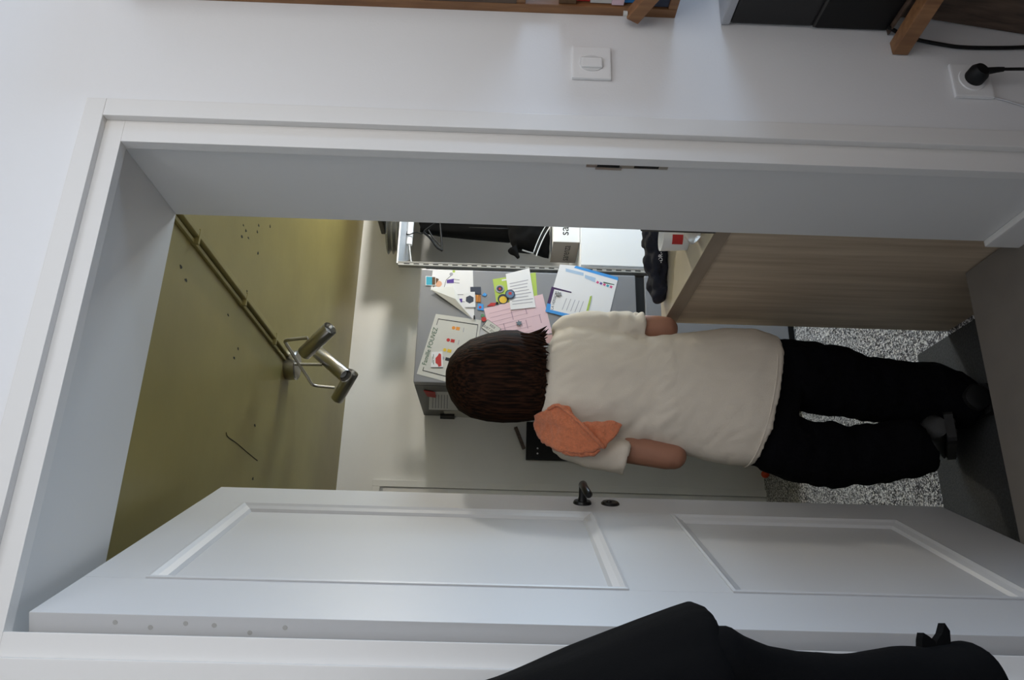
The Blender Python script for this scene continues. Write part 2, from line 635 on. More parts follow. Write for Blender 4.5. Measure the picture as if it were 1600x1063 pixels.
# lever handle and key rosette
hd = empty('lever_handle', dpt(0.795, 0, 1.031))
hd.parent = door
hd.location = dpt(0.795, 0, 1.031) - D0
ORG[hd] = dpt(0.795, 0, 1.031)


def dtube(name, pts, r, m, parent, n=16):
    bm = bmesh.new()
    tube(bm, [dpt(*p) for p in pts], r, n)
    return from_bm(name, bm, m, parent, None, True)


dtube('rosette', [(.795, 0, 1.031), (.795, .003, 1.031), (.795, .008, 1.031)], [.025, .025, .022], M_blackm, hd, 24)
dtube('spindle', [(.795, .006, 1.031), (.795, .02, 1.031), (.795, .052, 1.031)], [.0135, .0105, .0105], M_blackm, hd)
dtube('lever_grip', [(.803, .049, 1.031), (.795, .051, 1.031), (.775, .051, 1.031), (.69, .051, 1.028), (.685, .050, 1.028)],
      [.008, .0115, .0105, .0105, .007], M_blackm, hd)
kr = dtube('key_rosette', [(.796, 0, .955), (.796, .003, .955), (.796, .007, .955)], [.025, .025, .021], M_blackm, door, 24)
dtube('keyhole_cover', [(.796, .0065, .958), (.796, .010, .958)], [.008, .007], M_blackm, kr, 12)

# ------------------------------------------------------------------ second door in the back wall
d2 = empty('door_2', (0.3, HY1, HZ0), kind='structure')
box('door_leaf', -0.13, 0.700, HY1 - .006, HY1 + .002, HZ0, 1.868, M_hallwall, d2)
box('door_rail', 0.60, 0.70, HY1 - .012, HY1 - .006, 1.52, 1.868, M_frame, d2, .001)
t2 = empty('trim_2', (0.3, HY1, HZ0), kind='structure')
box('casing_board', 0.705, 0.742, HY1 - .018, HY1, HZ0, 1.927, M_hallwall, t2, .003)
box('casing_board', -0.17, -0.133, HY1 - .018, HY1, HZ0, 1.927, M_hallwall, t2, .003)
box('casing_board', -0.133, 0.705, HY1 - .018, HY1, 1.885, 1.927, M_hallwall, t2, .003)

# ------------------------------------------------------------------ wall fittings on the room side
YW = -0.012
sw = empty('light_switch', (1.154, YW, 1.05), 'square white rocker light switch on the wall beside the door frame', 'light switch')
box('cover_plate', 1.112, 1.196, YW - .009, YW, 1.05, 1.134, M_white, sw, .004)
bm = bmesh.new()
tube(bm, [(1.150, YW - .008, 1.092), (1.150, YW - .0105, 1.092)], [(.0215, .0265), (.0205, .0255)], 28)
ring = from_bm('round_inset', bm, mat('dull_white_plastic', (214, 214, 214), .4), sw)  # inset slightly darker than the cover plate
bm = bmesh.new()
t = bmesh.new()
bbox(t, 1.137, 1.163, YW - .015, YW - .009, 1.069, 1.115, .005, 3)
merge(bm, t)
from_bm('rocker', bm, M_white, sw)

so = empty('power_socket', (1.143, YW, 0.234), 'square white wall socket low on the wall holding a black plug', 'socket')
box('cover_plate', 1.100, 1.186, YW - .009, YW, .234, .318, M_white, so, .004)
bm = bmesh.new()
tube(bm, [(1.145, YW - .008, .276), (1.145, YW - .0115, .276)], [.030, .0285], 28)
from_bm('socket_ring', bm, M_white, so)
pl = empty('power_plug', (1.147, YW - .012, .268), 'black round plug with its cord in the wall socket', 'plug')
bm = bmesh.new()
tube(bm, [(1.147, YW - .0115, .272), (1.147, YW - .03, .272), (1.148, YW - .04, .270)], [.021, .021, .015], 20)
from_bm('plug_body', bm, M_black, pl, None, True)
tube_obj('strain_relief', [(1.149, YW - .03, .262), (1.152, YW - .033, .235), (1.153, YW - .034, .222)], [.008, .006, .005], M_black, pl)
tube_obj('cord', curve_pts([(1.153, YW - .034, .225), (1.155, YW - .035, .17), (1.162, YW - .03, .08), (1.19, YW - .02, .004)]), .0034, M_black, pl)
tube_obj('thin_white_cable', curve_pts([(1.105, YW - .003, .236), (1.095, YW - .003, .20), (1.075, YW - .003, .14), (1.06, YW - .003, .06), (1.055, YW - .004, .004)]), .0022,
         mat('grey_white_cable', (200, 200, 202), .5), None)
tag(bpy.data.objects['thin_white_cable'], 'thin white cable running down the wall below the socket', 'cable')

# wooden wall shelf with a stack of books at the right
fb = empty('wall_bookshelf', (1.55, YW, .905), 'tall wooden wall shelf at the edge of the photo beside the light switch', 'bookshelf')
FX0, FX1, FZ0, FZ1, FD = 1.289, 1.86, .905, 2.095, .024
box('back_rail', FX0, FX0 + .028, YW - FD, YW, FZ0, FZ1, M_wood, fb, .002)
box('back_rail', FX1 - .028, FX1, YW - FD, YW, FZ0, FZ1, M_wood, fb, .002)
box('shelf_board', FX0 + .0285, FX1 - .0285, YW - FD, YW, FZ0, FZ0 + .02, M_wood, fb, .002)
box('shelf_board', FX0, FX1, YW - .22, YW - FD - .0005, FZ0, FZ0 + .02, M_wood, fb, .002)
box('shelf_board', FX0 + .002, FX1 - .002, YW - .22, YW - FD - .0005, 1.235, 1.255, M_wood, fb, .002)
box('shelf_board', FX0 + .0005, FX1, YW - .22, YW - FD - .0005, 2.075, 2.095, M_wood, fb, .002)
box('side_panel', FX0 + .0005, FX0 + .018, YW - .22, YW - FD - .0005, 1.2555, 2.0745, M_darkwood, fb)
box('side_panel', FX1 - .018, FX1, YW - .22, YW - FD - .0005, 1.2555, 2.0745, M_darkwood, fb)
zb_ = FZ0 + .0205
for i, (th, m, nm) in enumerate(((.034, M_navyprint, 'navy'), (.022, M_paper, 'white'), (.040, M_blue, 'blue'), (.026, M_pink, 'pale pink'), (.046, M_paperg, 'cream'), (.030, M_red, 'red'), (.038, M_brownprint, 'brown'))):
    x0 = FX0 + .004 + (.004 * (i * 7 % 3))
    pos = ('at the bottom', 'second from the bottom', 'third from the bottom', 'in the middle', 'third from the top', 'second from the top', 'on top')[i]
    bk_ = empty('book', (x0 + .1, YW - .12, zb_), nm + ' book ' + pos + ' of the stack on the wooden wall shelf', 'book', 'books stacked on the wall shelf')
    box('cover', x0, x0 + .235, YW - .205, YW - FD - .003, zb_, zb_ + th, m, bk_, .001)
    box('pages', x0 + .003, x0 + .2355, YW - .2055, YW - FD - .0025, zb_ + .003, zb_ + th - .003, M_paperg, bk_)
    zb_ += th + .0004
# wooden strut standing out of the wall under the frame
st = empty('wooden_strut', (1.30, YW, 1.0), 'slanting square wooden strut at the lower end of the wall shelf', 'strut')


def bar(name, a, b, w, h, m, parent=None, origin=None, bev=.002):
    a, b = Vector(a), Vector(b)
    d = (b - a).normalized()
    s, q = frame_of(d)
    bm = bmesh.new()
    L = (b - a).length
    bbox(bm, -w / 2, w / 2, 0, L, -h / 2, h / 2, bev)
    for v in bm.verts:
        v.co = a + s * v.co.x + d * v.co.y + q * v.co.z
    return from_bm(name, bm, m, parent, origin if parent is None and origin else (None if parent else a))


bar('strut_bar', (1.268, YW - .020, 1.004), (1.288, YW - .30, .86), .026, .030, M_wood, st)
tube_obj('strut_dowel', [(1.268, YW - .030, 1.016), (1.268, YW - .030, 1.024)], .006, M_paperg, st)

# printer on wooden brackets
pr = empty('printer', (1.5, -.2, .439), 'black box printer with grey top on wooden wall brackets', 'printer')
box('lower_body', 1.272, 1.70, -.40, YW - .004, .4395, .60, M_black, pr, .006)
box('upper_body', 1.275, 1.70, -.40, YW - .006, .604, .785, mat('black_satin_plastic', (24, 24, 25), .5), pr, .006)
box('top_cover', 1.272, 1.70, -.40, YW - .004, .787, .806, mat('pale_grey_plastic', (172, 174, 178), .45), pr, .004)
box('paper_slot', 1.2715, 1.30, -.30, -.02, .5995, .6045, M_dark, pr)
bar('shelf_bracket', (1.226, YW - .001, .418), (1.252, YW - .34, .418), .034, .034, M_wood)
tag(bpy.data.objects['shelf_bracket'], 'wooden bracket arm under the left end of the black printer', 'bracket')
bar('shelf_bracket', (1.68, YW - .001, .4225), (1.68, YW - .34, .4225), .034, .024, M_wood)
tag(bpy.data.objects['shelf_bracket.001'], 'wooden bracket arm under the far end of the black printer', 'bracket')
sh = box('bracket_shelf', 1.262, 1.72, -.41, YW - .003, .4350, .4385, M_darkwood, None)
tag(sh, 'thin dark shelf board the black printer stands on', 'shelf')
wp = empty('low_bench', (1.6, -.2, 0), 'dark brown wooden bench against the wall below the printer', 'bench')
bm = bmesh.new()
prism(bm, [(1.318, YW - .004, .385), (1.272, YW - .004, .10), (1.296, YW - .004, .10), (1.342, YW - .004, .385)], (0, -.36, 0))
from_bm('bench_side', bm, M_darkwood, wp)
bm = bmesh.new()
prism(bm, [(2.142, YW - .004, .385), (2.188, YW - .004, .10), (2.164, YW - .004, .10), (2.118, YW - .004, .385)], (0, -.36, 0))
from_bm('bench_side', bm, M_darkwood, wp)
box('bench_seat', 1.312, 2.148, YW - .366, YW - .003, .3855, .407, M_darkwood, wp, .003)
box('bench_shelf', 1.30, 2.16, YW - .36, YW - .005, .11, .128, M_darkwood, wp)
for x in (1.285, 2.15):
    for y in (-.05, -.34):
        box('leg', x, x + .03, y - .03, y, 0, .0995, M_darkwood, wp, .003)
wb = empty('storage_box', (1.5, -.13, 0), 'flat white box on the floor under the dark bench', 'box')
box('box_body', 1.335, 1.62, -.29, -.085, 0.0, .075, M_white, wb, .006)
box('box_lid', 1.331, 1.624, -.294, -.081, .0755, .09, M_white, wb, .004)
pc = tube_obj('printer_cable', curve_pts([(1.268, YW - .02, .445), (1.252, YW - .008, .392), (1.238, YW - .006, .32), (1.233, YW - .006, .27), (1.236, YW - .006, .18), (1.244, YW - .006, .10), (1.25, YW - .012, .004)]), .0042, M_black)
tag(pc, 'black cable hanging down the wall from the printer', 'cable')

# unseen tall sideboard added behind the camera to block the rear light
cbx = empty('light_blocking_sideboard', (1.15, -2.3, 0), 'tall brown wooden sideboard added unseen to shade the lower door wall', 'sideboard')
box('carcass', .10, 2.1, -2.50, -2.12, .06, 1.46, M_darkwood, cbx, .004)
box('top_board', .08, 2.12, -2.52, -2.10, 1.4605, 1.49, M_wood, cbx, .004)
box('plinth', .13, 2.07, -2.47, -2.15, 0, .0595, M_dark, cbx)
for k in range(3):
    dr0 = .11 + k * .664
    dfr = box('cabinet_door', dr0, dr0 + .654, -2.119, -2.10, .08, 1.44, M_wood, cbx, .003)
    tube_obj('door_knob', [(dr0 + .61, -2.10, .95), (dr0 + .61, -2.08, .95)], [.008, .014], M_steel, dfr, n=12)

# ------------------------------------------------------------------ door mat, worktop unit on the right of the hall
dm = box('door_mat', -0.1, 0.945, 0.56, 1.15, HZ0, HZ0 + .007, M_mat, None, .003)
tag(dm, 'dark grey door mat on terrazzo floor below the step', 'door mat')
wu = empty('worktop_unit', (1.4, .66, HZ0), 'oak laminate worktop unit standing against the right of the passage', 'counter')
PX = 0.962
box('end_panel', PX, PX + .022, .345, .965, HZ0 + .001, .700, M_oak, wu, .0015)
box('back_panel', PX + .022, 2.15, .345, .365, HZ0 + .001, .700, M_oak, wu)
box('end_panel', 2.15, 2.172, .345, .965, HZ0 + .001, .700, M_oak, wu, .0015)
bm = bmesh.new()
bbox(bm, PX - .005, 2.18, .335, .968, .7005, .742, .0015)
wt = from_bm('worktop', bm, M_top, wu)
box('edge_band', PX - .0062, PX - .005, .3355, .9675, .701, .7415, M_oakedge, wt)
box('edge_band', PX - .0055, 2.18, .968, .9692, .701, .7415, M_oakedge, wt)

# things on the worktop
ZT = .742


def cloth_heap(name, pts, m, label, cat, seed, voxel=.006, origin=None):
    bm = bmesh.new()
    for c, r in pts:
        ball(bm, c, r)
    root = empty(name, origin or (pts[0][0][0], pts[0][0][1], ZT), label, cat)
    o = organic('folded_cloth', bm, m, root, voxel, 3, lambda p: .011 * noise.noise(Vector((p.x * 26, p.y * 34 + seed, p.z * 40))) + .004 * noise.noise(p * 70))
    for v in o.data.vertices:
        v.co.z = max(v.co.z, root_z(root, ZT))
    return root


def root_z(root, z):
    return z - ORG[root].z + .0006


sj = cloth_heap('folded_sweater', [((1.075, .885, .768), (.055, .045, .030)), ((1.135, .865, .775), (.07, .055, .038)), ((1.21, .83, .78), (.07, .06, .042)),
                                   ((1.045, .895, .764), (.045, .045, .026)), ((1.28, .82, .785), (.06, .06, .05))], M_navycloth,
                'folded navy sweater with a white woven label on the worktop edge', 'sweater', 3)
text('woven_label', '-DR-', .018, (1.118, .8085, .772), (1, -.25, 0), (0, .3, 1), M_paper, sj)
ct = empty('paper_tub', (1.075, .60, ZT), 'white paper tub with a red square label on the worktop', 'tub')
bm = bmesh.new()
tube(bm, [(1.075, .60, ZT + .0005), (1.075, .60, ZT + .003), (1.077, .60, ZT + .075), (1.077, .60, ZT + .075), (1.077, .60, ZT + .012)],
     [.033, .034, .040, .037, .031], 28)
from_bm('tub_wall', bm, M_card, ct, None, True)
bm = bmesh.new()
lab = []
for k in range(7):
    a = math.radians(214 + k * 7)
    lab.append((1.076 + .0385 * math.cos(a), .60 + .0385 * math.sin(a)))
for (xa, ya), (xb_, yb_) in zip(lab, lab[1:]):
    v = [bm.verts.new(p) for p in ((xa, ya, ZT + .02), (xb_, yb_, ZT + .02), (xb_, yb_, ZT + .05), (xa, ya, ZT + .05))]
    bm.faces.new(v)
from_bm('red_label', bm, M_red, ct)
cb = empty('clear_bag', (1.05, .47, ZT), 'crumpled clear plastic bag at the near end of the worktop', 'bag')
bm = bmesh.new()
ball(bm, (1.035, .455, ZT + .020), (.045, .05, .019))
ball(bm, (1.075, .42, ZT + .022), (.05, .05, .020))
organic('bag_film', bm, M_clearbag, cb, .006, 1, lambda p: .004 * noise.noise(p * 60) + .003)
bm = bmesh.new()
ball(bm, (1.05, .44, ZT + .017), (.028, .03, .013))
organic('bag_contents', bm, mat('pink_brown_food', (128, 86, 84), .6, var=.3, vscale=60), cb, .004, 1)
bd = box('standing_tray', .946, 1.05, .3155, .334, .744, .93, M_dark, None, .004)
tag(bd, 'dark grey tray standing upright on the worktop against the door wall', 'tray')

# ------------------------------------------------------------------ ceiling lamp and conduits
lamp = empty('ceiling_spotlight', (.985, 1.58, HZ1), 'brushed steel ceiling lamp with three cylinder spots on a bent bar', 'lamp')
bm = bmesh.new()
tube(bm, [(.985, 1.60, HZ1), (.985, 1.60, HZ1 - .012), (.985, 1.60, HZ1 - .040), (.985, 1.60, HZ1 - .044)], [.058, .060, .060, .056], 32)
from_bm('canopy', bm, M_steel, lamp, None, True)
pA, pB = Vector((.985, 1.31, 2.058)), Vector((.962, 1.80, 2.058))
e1, e3 = Vector((0.9943, 1.3, 1.97)), Vector((0.9583, 1.81, 1.966))


def bend(a, b, c, n=5, t=.25):
    a, b, c = Vector(a), Vector(b), Vector(c)
    p = b + (a - b).normalized() * .022
    q = b + (c - b).normalized() * .022
    return [p * (1 - s) ** 2 + b * 2 * s * (1 - s) + q * s * s for s in [k / n for k in range(n + 1)]]


path = [e1] + bend(e1, pA, pB) + bend(pA, pB, e3) + [e3]
tube_obj('bent_bar', path, .0065, M_steel, lamp, n=10)
m0, m2 = Vector((.976, 1.56, 2.078)), Vector((0.9779, 1.56, 1.97))
tube_obj('centre_rod', [m0, m2], .0065, M_steel, lamp, n=10)


def spot(a, b, r, open_end):
    a, b = Vector(a), Vector(b)
    d = (b - a).normalized()
    bm = bmesh.new()
    L = (b - a).length
    tube(bm, [a, a + d * .003, b - d * .001, b, b - d * .004, b - d * .03], [r * .93, r, r, r * .97, r * .88, r * .85], 28)
    s = from_bm('spot_head', bm, M_steel, lamp, None, True)
    bm = bmesh.new()
    tube(bm, [b - d * .028, b - d * .018], [r * .8, r * .6], 20)
    from_bm('bulb_glass', bm, mat('frosted_bulb', (200, 205, 210), .2), s, None, True)


spot((0.9423, 1.33, 1.985), (1.012, 1.24, 1.878), .027, 1)
spot((1.042, 1.6, 2.001), (0.9205, 1.52, 1.864), .027, 0)
spot((0.9132, 1.84, 1.958), (1.014, 1.76, 1.886), .027, 0)
dc = empty('cable_conduit', (1.005, .9, HZ1), 'olive painted pair of conduits along the ceiling to the lamp', 'conduit')
box('conduit_tube', 1.004, 1.026, J + .005, 1.57, HZ1 - .020, HZ1, M_olive, dc, .006, segs=3)
box('conduit_tube', .985, .997, J + .005, 1.55, HZ1 - .010, HZ1, M_olive, dc, .003)
for y in (.55, .98, 1.35):
    box('conduit_clip', .983, 1.028, y, y + .010, HZ1 - .0215, HZ1, M_olive, dc, .002)
# old paint chips and a crack in the ceiling
M_chip = mat('dark_plaster_chip', (40, 37, 26), .9)
ceil_o = bpy.data.objects['ceiling']
chips = [(1.235, 0.9031, 2.12), (1.232, 0.9324, 2.12), (1.312, 1.042, 2.12), (1.285, 1.039, 2.12), (1.195, 0.9084, 2.12), (1.221, 0.966, 2.12), (1.372, 1.16, 2.12), (1.221, 1.078, 2.12), (1.056, 1.031, 2.12), (0.9156, 0.8987, 2.12), (1.028, 1.348, 2.12),
         (0.8787, 0.5636, 2.12), (0.8987, 0.5182, 2.12), (0.6639, 1.311, 2.12), (0.4882, 1.373, 2.12), (0.8108, 1.012, 2.12), (0.851, 1.033, 2.12)]
for c in chips:
    bm = bmesh.new()
    a0 = random.random() * 6
    n = 7
    prism(bm, [(c[0] + random.uniform(.002, .007) * math.cos(a0 + k * 2 * math.pi / n), c[1] + random.uniform(.003, .012) * math.sin(a0 + k * 2 * math.pi / n), HZ1 - .0001) for k in range(n)], (0, 0, -.0006))
    from_bm('paint_chip', bm, M_chip, ceil_o)
bm = bmesh.new()
tube(bm, curve_pts([(0.5741, 1.042, 2.12), (0.5651, 1.065, 2.12), (0.565, 1.156, 2.12), (0.5603, 1.263, 2.12), (0.5561, 1.395, 2.12)], 4), .0018, 5)
from_bm('crack', bm, M_chip, ceil_o)

# the lit bulb that hangs further right in the hall
lb = empty('ceiling_bulb', (2.6, 1.6, 1.9), 'lit bare frosted bulb hanging from the hall ceiling right of the doorway', 'lamp')
tube_obj('bulb_canopy', [(2.6, 1.6, HZ1), (2.6, 1.6, HZ1 - .015), (2.6, 1.6, HZ1 - .022)], [.045, .045, .03], M_white, lb, n=24)
tube_obj('bulb_socket', [(2.6, 1.6, HZ1 - .02), (2.6, 1.6, HZ1 - .22), (2.6, 1.6, HZ1 - .255)], [.012, .016, .02], M_white, lb, n=20)
m_bulb = bpy.data.materials.new('lit_bulb_glass')
m_bulb.use_nodes = True
nb_ = m_bulb.node_tree.nodes['Principled BSDF']
nb_.inputs['Base Color'].default_value = (1, 1, 1, 1)
nb_.inputs['Emission Color'].default_value = (1.0, 0.95, 0.85, 1)
nb_.inputs['Emission Strength'].default_value = 470
bm = bmesh.new()
ball(bm, (2.6, 1.6, HZ1 - .305), (.052, .052, .056), 24)
from_bm('bulb_glass', bm, m_bulb, lb, None, True)

# ------------------------------------------------------------------ fridge
FX, FR, FY, FZT = 1.104, 1.703, 2.166, 1.675
fr = empty('fridge_freezer', (1.4, 2.45, HZ0), 'tall silver grey fridge freezer covered with papers and magnets', 'fridge')
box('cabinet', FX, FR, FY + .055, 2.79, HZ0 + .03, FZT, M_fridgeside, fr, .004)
box('upper_door', FX, FR, FY, FY + .05, .590, FZT, M_fridge, fr, .006)
box('lower_door', FX, FR, FY, FY + .05, -.165, .545, M_fridge, fr, .006)
box('door_gap', FX + .004, FR - .004, FY + .012, FY + .054, .5465, .5885, M_black, fr)
box('door_seal', FX + .006, FR - .006, FY + .0505, FY + .0545, -.16, FZT - .01, M_dark, fr)
box('plinth', FX + .01, FR - .01, FY + .02, 2.78, HZ0, HZ0 + .0295, M_black, fr)

# papers and magnets on its door.  layer(k) = plane of the k-th layer of paper
lay = lambda k: FY - .0004 - .0012 * k


def centre(q):
    return sum(p[0] for p in q) / len(q), sum(p[1] for p in q) / len(q)


def q_at(q, u, v):
    """bilinear point in quad q (bl, br, tr, tl), (x, z)"""
    a = [q[0][i] + (q[1][i] - q[0][i]) * u for i in (0, 1)]
    b = [q[3][i] + (q[2][i] - q[3][i]) * u for i in (0, 1)]
    return (a[0] + (b[0] - a[0]) * v, a[1] + (b[1] - a[1]) * v)


def strip(name, q, rects, y, m, parent, th=.0003):
    bm = bmesh.new()
    for (u0, v0, u1, v1) in rects:
        prism(bm, [(p[0], y, p[1]) for p in (q_at(q, u0, v0), q_at(q, u1, v0), q_at(q, u1, v1), q_at(q, u0, v1))], (0, -th, 0))
    return from_bm(name, bm, m, parent)


def disc(name, c, r, y, th, m, parent=None, n=24, origin=None):
    return plate(name, [(c[0] + r * math.cos(2 * math.pi * k / n), c[1] + r * math.sin(2 * math.pi * k / n)) for k in range(n)], y, th, m, parent, origin)


def star(name, c, r, y, th, m, parent=None, spikes=6):
    pts = []
    for k in range(spikes * 2):
        a = math.pi * k / spikes + .2
        rr = r if k % 2 == 0 else r * .5
        pts.append((c[0] + rr * math.cos(a), c[1] + rr * math.sin(a)))
    return plate(name, pts, y, th, m, parent)


def paper(name, q, k, m, label, cat='paper', th=.0006):
    c = centre(q)
    r = empty(name, (c[0], lay(k), min(p[1] for p in q)), label, cat)
    plate('sheet', q, lay(k), th, m, r)
    return r


def lines(q, n, y, m, parent, u0=.1, u1=.9, v0=.1, v1=.9, h=.012, name='printed_lines', jitter=.25):
    rr = []
    for i in range(n):
        v = v0 + (v1 - v0) * (i + .5) / n
        rr.append((u0, v - h / 2, u1 - random.random() * jitter * (u1 - u0), v + h / 2))
    return strip(name, q, rr, y, m, parent)


# corner order everywhere: bottom-left, bottom-right, top-right, top-left as seen upright
# 1 family drawing
q = [(1.064, 1.36), (1.432, 1.362), (1.458, 1.584), (1.147, 1.664)]
q = [(1.079, 1.394), (1.432, 1.362), (1.458, 1.587), (1.144, 1.661)]
fam = paper('family_drawing', q, 0, M_paperg, 'white sheet headed Famille FOUVEZ with a black drawn border', 'drawing')
yy = lay(0) - .0007
strip('ink_border', q, [(.07, .05, .93, .062), (.07, .05, .082, .92), (.918, .05, .93, .92), (.07, .908, .13, .92), (.82, .908, .93, .92)], yy, M_ink, fam)
xa, xb_ = Vector((q[3][0], 0, q[3][1])), Vector((q[2][0], 0, q[2][1]))
hd_dir = xb_ - xa
zc_ = q_at(q, .47, .915)
text('handwritten_title', 'Famille FOUVEZ', .031, (zc_[0], yy - .0004, zc_[1]), hd_dir, Vector((-hd_dir.z, 0, hd_dir.x)), M_greenink, fam, .95)
for (u, v, m) in ((.82, .55, M_orange), (.62, .60, M_red), (.46, .62, M_yellow), (.33, .62, M_greyink)):
    c = q_at(q, u, v)
    disc('small_figure', c, .009, yy, .0003, m, fam, 10)
    strip('figure_body', q, [(u - .025, v - .13, u + .025, v - .05)], yy, m if m is not M_greyink else M_ink, fam)
    strip('figure_caption', q, [(u - .04, v - .22, u + .03, v - .205)], yy, M_greyink, fam)
qc = [(1.18, 1.537), (1.262, 1.544), (1.257, 1.597), (1.178, 1.595)]
rc = paper('car_card', qc, 1, M_paper, 'small white card with a red car drawing on the family sheet', 'card')
plate('red_car', [(c[0], c[1]) for c in (q_at(qc, .1, .12), q_at(qc, .82, .12), q_at(qc, .9, .3), q_at(qc, .75, .42), q_at(qc, .6, .62), q_at(qc, .3, .62), q_at(qc, .18, .42), q_at(qc, .04, .36))],
      lay(1) - .0007, .0003, M_red, rc)
strip('card_greeting', qc, [(.2, .75, .5, .8), (.55, .78, .85, .83), (.3, .88, .7, .92)], lay(1) - .0007, M_greenink, rc)
strip('dark_edge', qc, [(-.02, -.02, .02, 1.0)], lay(1) - .0007, M_dark, rc)

# 2 stick figure drawing with a curled corner
q = [(1.431, 1.396), (1.702, 1.414), (1.694, 1.62), (1.585, 1.62)]
pol = [(1.431, 1.396), (1.702, 1.414), (1.695, 1.617), (1.585, 1.62), (1.61, 1.509), (1.48, 1.449)]
dr_ = empty('stick_figure_drawing', (centre(q)[0], lay(0), q[0][1]), 'white sheet with purple stick figures and a curled corner greyed for shade', 'drawing')
plate('sheet', pol, lay(0), .0006, M_paper, dr_)
bm = bmesh.new()
fl_pts = [(1.585, 1.62), (1.613, 1.509), (1.555, 1.481), (1.483, 1.452), (1.434, 1.403)]
lift = [.012, .001, .006, .010, .004]
a = [bm.verts.new((p[0], lay(1) - l, p[1])) for p, l in zip(fl_pts, lift)]
b = [bm.verts.new((p[0], lay(1) - l - .0007, p[1])) for p, l in zip(fl_pts, lift)]
ctr = bm.verts.new((sum(p[0] for p in fl_pts) / 5, lay(1) - .016, sum(p[1] for p in fl_pts) / 5))
for vs in (a, b):
    for i in range(5):
        bm.faces.new((vs[i], vs[(i + 1) % 5], ctr))
for i in range(5):
    bm.faces.new((a[i], b[i], b[(i + 1) % 5], a[(i + 1) % 5]))
from_bm('curled_corner', bm, M_paperg, dr_)  # grey colour stands in for shade on the curled flap
yy = lay(0) - .0007
for pts in ([(1.626, 1.542), (1.628, 1.507), (1.652, 1.508), (1.644, 1.543)], [(1.524, 1.486), (1.524, 1.46), (1.545, 1.461), (1.541, 1.487)]):
    plate('purple_trousers', pts, yy, .0003, M_purple, dr_)
for a_, b_ in (((1.591, 1.556), (1.644, 1.546)), ((1.644, 1.546), (1.669, 1.522)), ((1.631, 1.507), (1.629, 1.478)), ((1.649, 1.508), (1.646, 1.479)), ((1.565, 1.491), (1.566, 1.456)),
               ((1.528, 1.461), (1.528, 1.448))):
    d = Vector((b_[0] - a_[0], 0, b_[1] - a_[1]))
    nrm = Vector((-d.z, 0, d.x)).normalized() * .0011
    plate('drawn_line', [(a_[0] + nrm.x, a_[1] + nrm.z), (b_[0] + nrm.x, b_[1] + nrm.z), (b_[0] - nrm.x, b_[1] - nrm.z), (a_[0] - nrm.x, a_[1] - nrm.z)], yy, .0003, M_ink, dr_)
disc('drawn_face', (1.621, 1.583), .017, yy, .0003, M_skinprint, dr_)
plate('drawn_hair', [(1.599, 1.608), (1.646, 1.582), (1.653, 1.595), (1.631, 1.61)], yy - .0003, .0003, M_brownprint, dr_)
disc('drawn_head', (1.677, 1.522), .009, yy, .0003, M_greyink, dr_)
disc('drawn_flower', (1.693, 1.51), .007, yy, .0003, M_green, dr_)
# small photo and picture magnets
ph = paper('beach_photo_magnet', [(1.61, 1.596), (1.66, 1.599), (1.661, 1.65), (1.609, 1.647)], 1, M_paper, 'small blue beach photo magnet at the upper corner of the fridge door', 'magnet', .002)
qq = [(1.614, 1.599), (1.656, 1.601), (1.658, 1.647), (1.612, 1.644)]
strip('photo_print', qq, [(.0, .35, 1, 1)], lay(1) - .002, M_teal, ph)
strip('photo_beach', qq, [(.0, 0, 1, .35)], lay(1) - .002, M_brownprint, ph)
hx = paper('hexagon_magnet', [(1.499, 1.393), (1.582, 1.399), (1.58, 1.45), (1.497, 1.443)], 2, M_paper, 'pale square magnet with a dark hexagon figure', 'magnet', .002)
c = (1.54, 1.423)
plate('hexagon_print', [(c[0] + .022 * math.cos(math.pi * k / 3), c[1] + .022 * math.sin(math.pi * k / 3)) for k in range(6)], lay(2) - .002, .0003, M_navyprint, hx)
dk = paper('dark_card_magnet', [(1.569, 1.367), (1.611, 1.371), (1.609, 1.423), (1.578, 1.421)], 1, M_navyprint, 'dark slate card magnet above the striped magnet', 'magnet', .002)
sg = paper('striped_magnet', [(1.528, 1.368), (1.566, 1.37), (1.565, 1.395), (1.527, 1.391)], 2, M_orange, 'orange and black striped magnet on the fridge door', 'magnet', .002)
qs = [(1.528, 1.368), (1.566, 1.37), (1.565, 1.395), (1.527, 1.391)]
strip('black_stripes', qs, [(.0, .1, 1, .22), (0, .4, 1, .52), (0, .72, 1, .84)], lay(2) - .002, M_black, sg)
bf = plate('fish_magnet', [(1.566, 1.363), (1.58, 1.351), (1.57, 1.338), (1.56, 1.347)], lay(0), .003, M_blue)
tag(bf, 'tiny bright blue fish shaped magnet on the fridge door', 'magnet')
rb = paper('robot_magnet', [(1.483, 1.351), (1.518, 1.355), (1.52, 1.381), (1.486, 1.383)], 1, M_blue, 'small blue square magnet with a red figure', 'magnet', .002)
disc('red_figure', (1.5, 1.37), .007, lay(1) - .002, .0003, M_red, rb, 10)
rd = plate('ladybird_magnet', [(1.508, 1.336), (1.526, 1.317), (1.527, 1.292), (1.509, 1.298)], lay(0), .003, M_red)
tag(rd, 'small red magnet above the pink sheet corner', 'magnet')
bn = disc('black_knob_magnet', (1.525, 1.286), .006, lay(0), .006, M_black)
tag(bn, 'tiny black round magnet at the pink sheet corner', 'magnet')
b2 = plate('black_bar_magnet', [(1.438, 1.393), (1.454, 1.394), (1.454, 1.4), (1.437, 1.4)], lay(1), .006, M_black)
tag(b2, 'small black bar magnet beside the curled drawing', 'magnet')
fm = empty('fruit_magnet', ((1.442, 1.349)[0], lay(1), (1.443, 1.337)[1]), 'red and green fruit shaped magnet beside the pink sheet', 'magnet')
disc('red_fruit', (1.436, 1.349), .012, lay(1), .004, M_red, fm, 14)
disc('green_leaf', (1.456, 1.356), .009, lay(1), .003, mat('leaf_green', (90, 140, 100), .6), fm, 12)

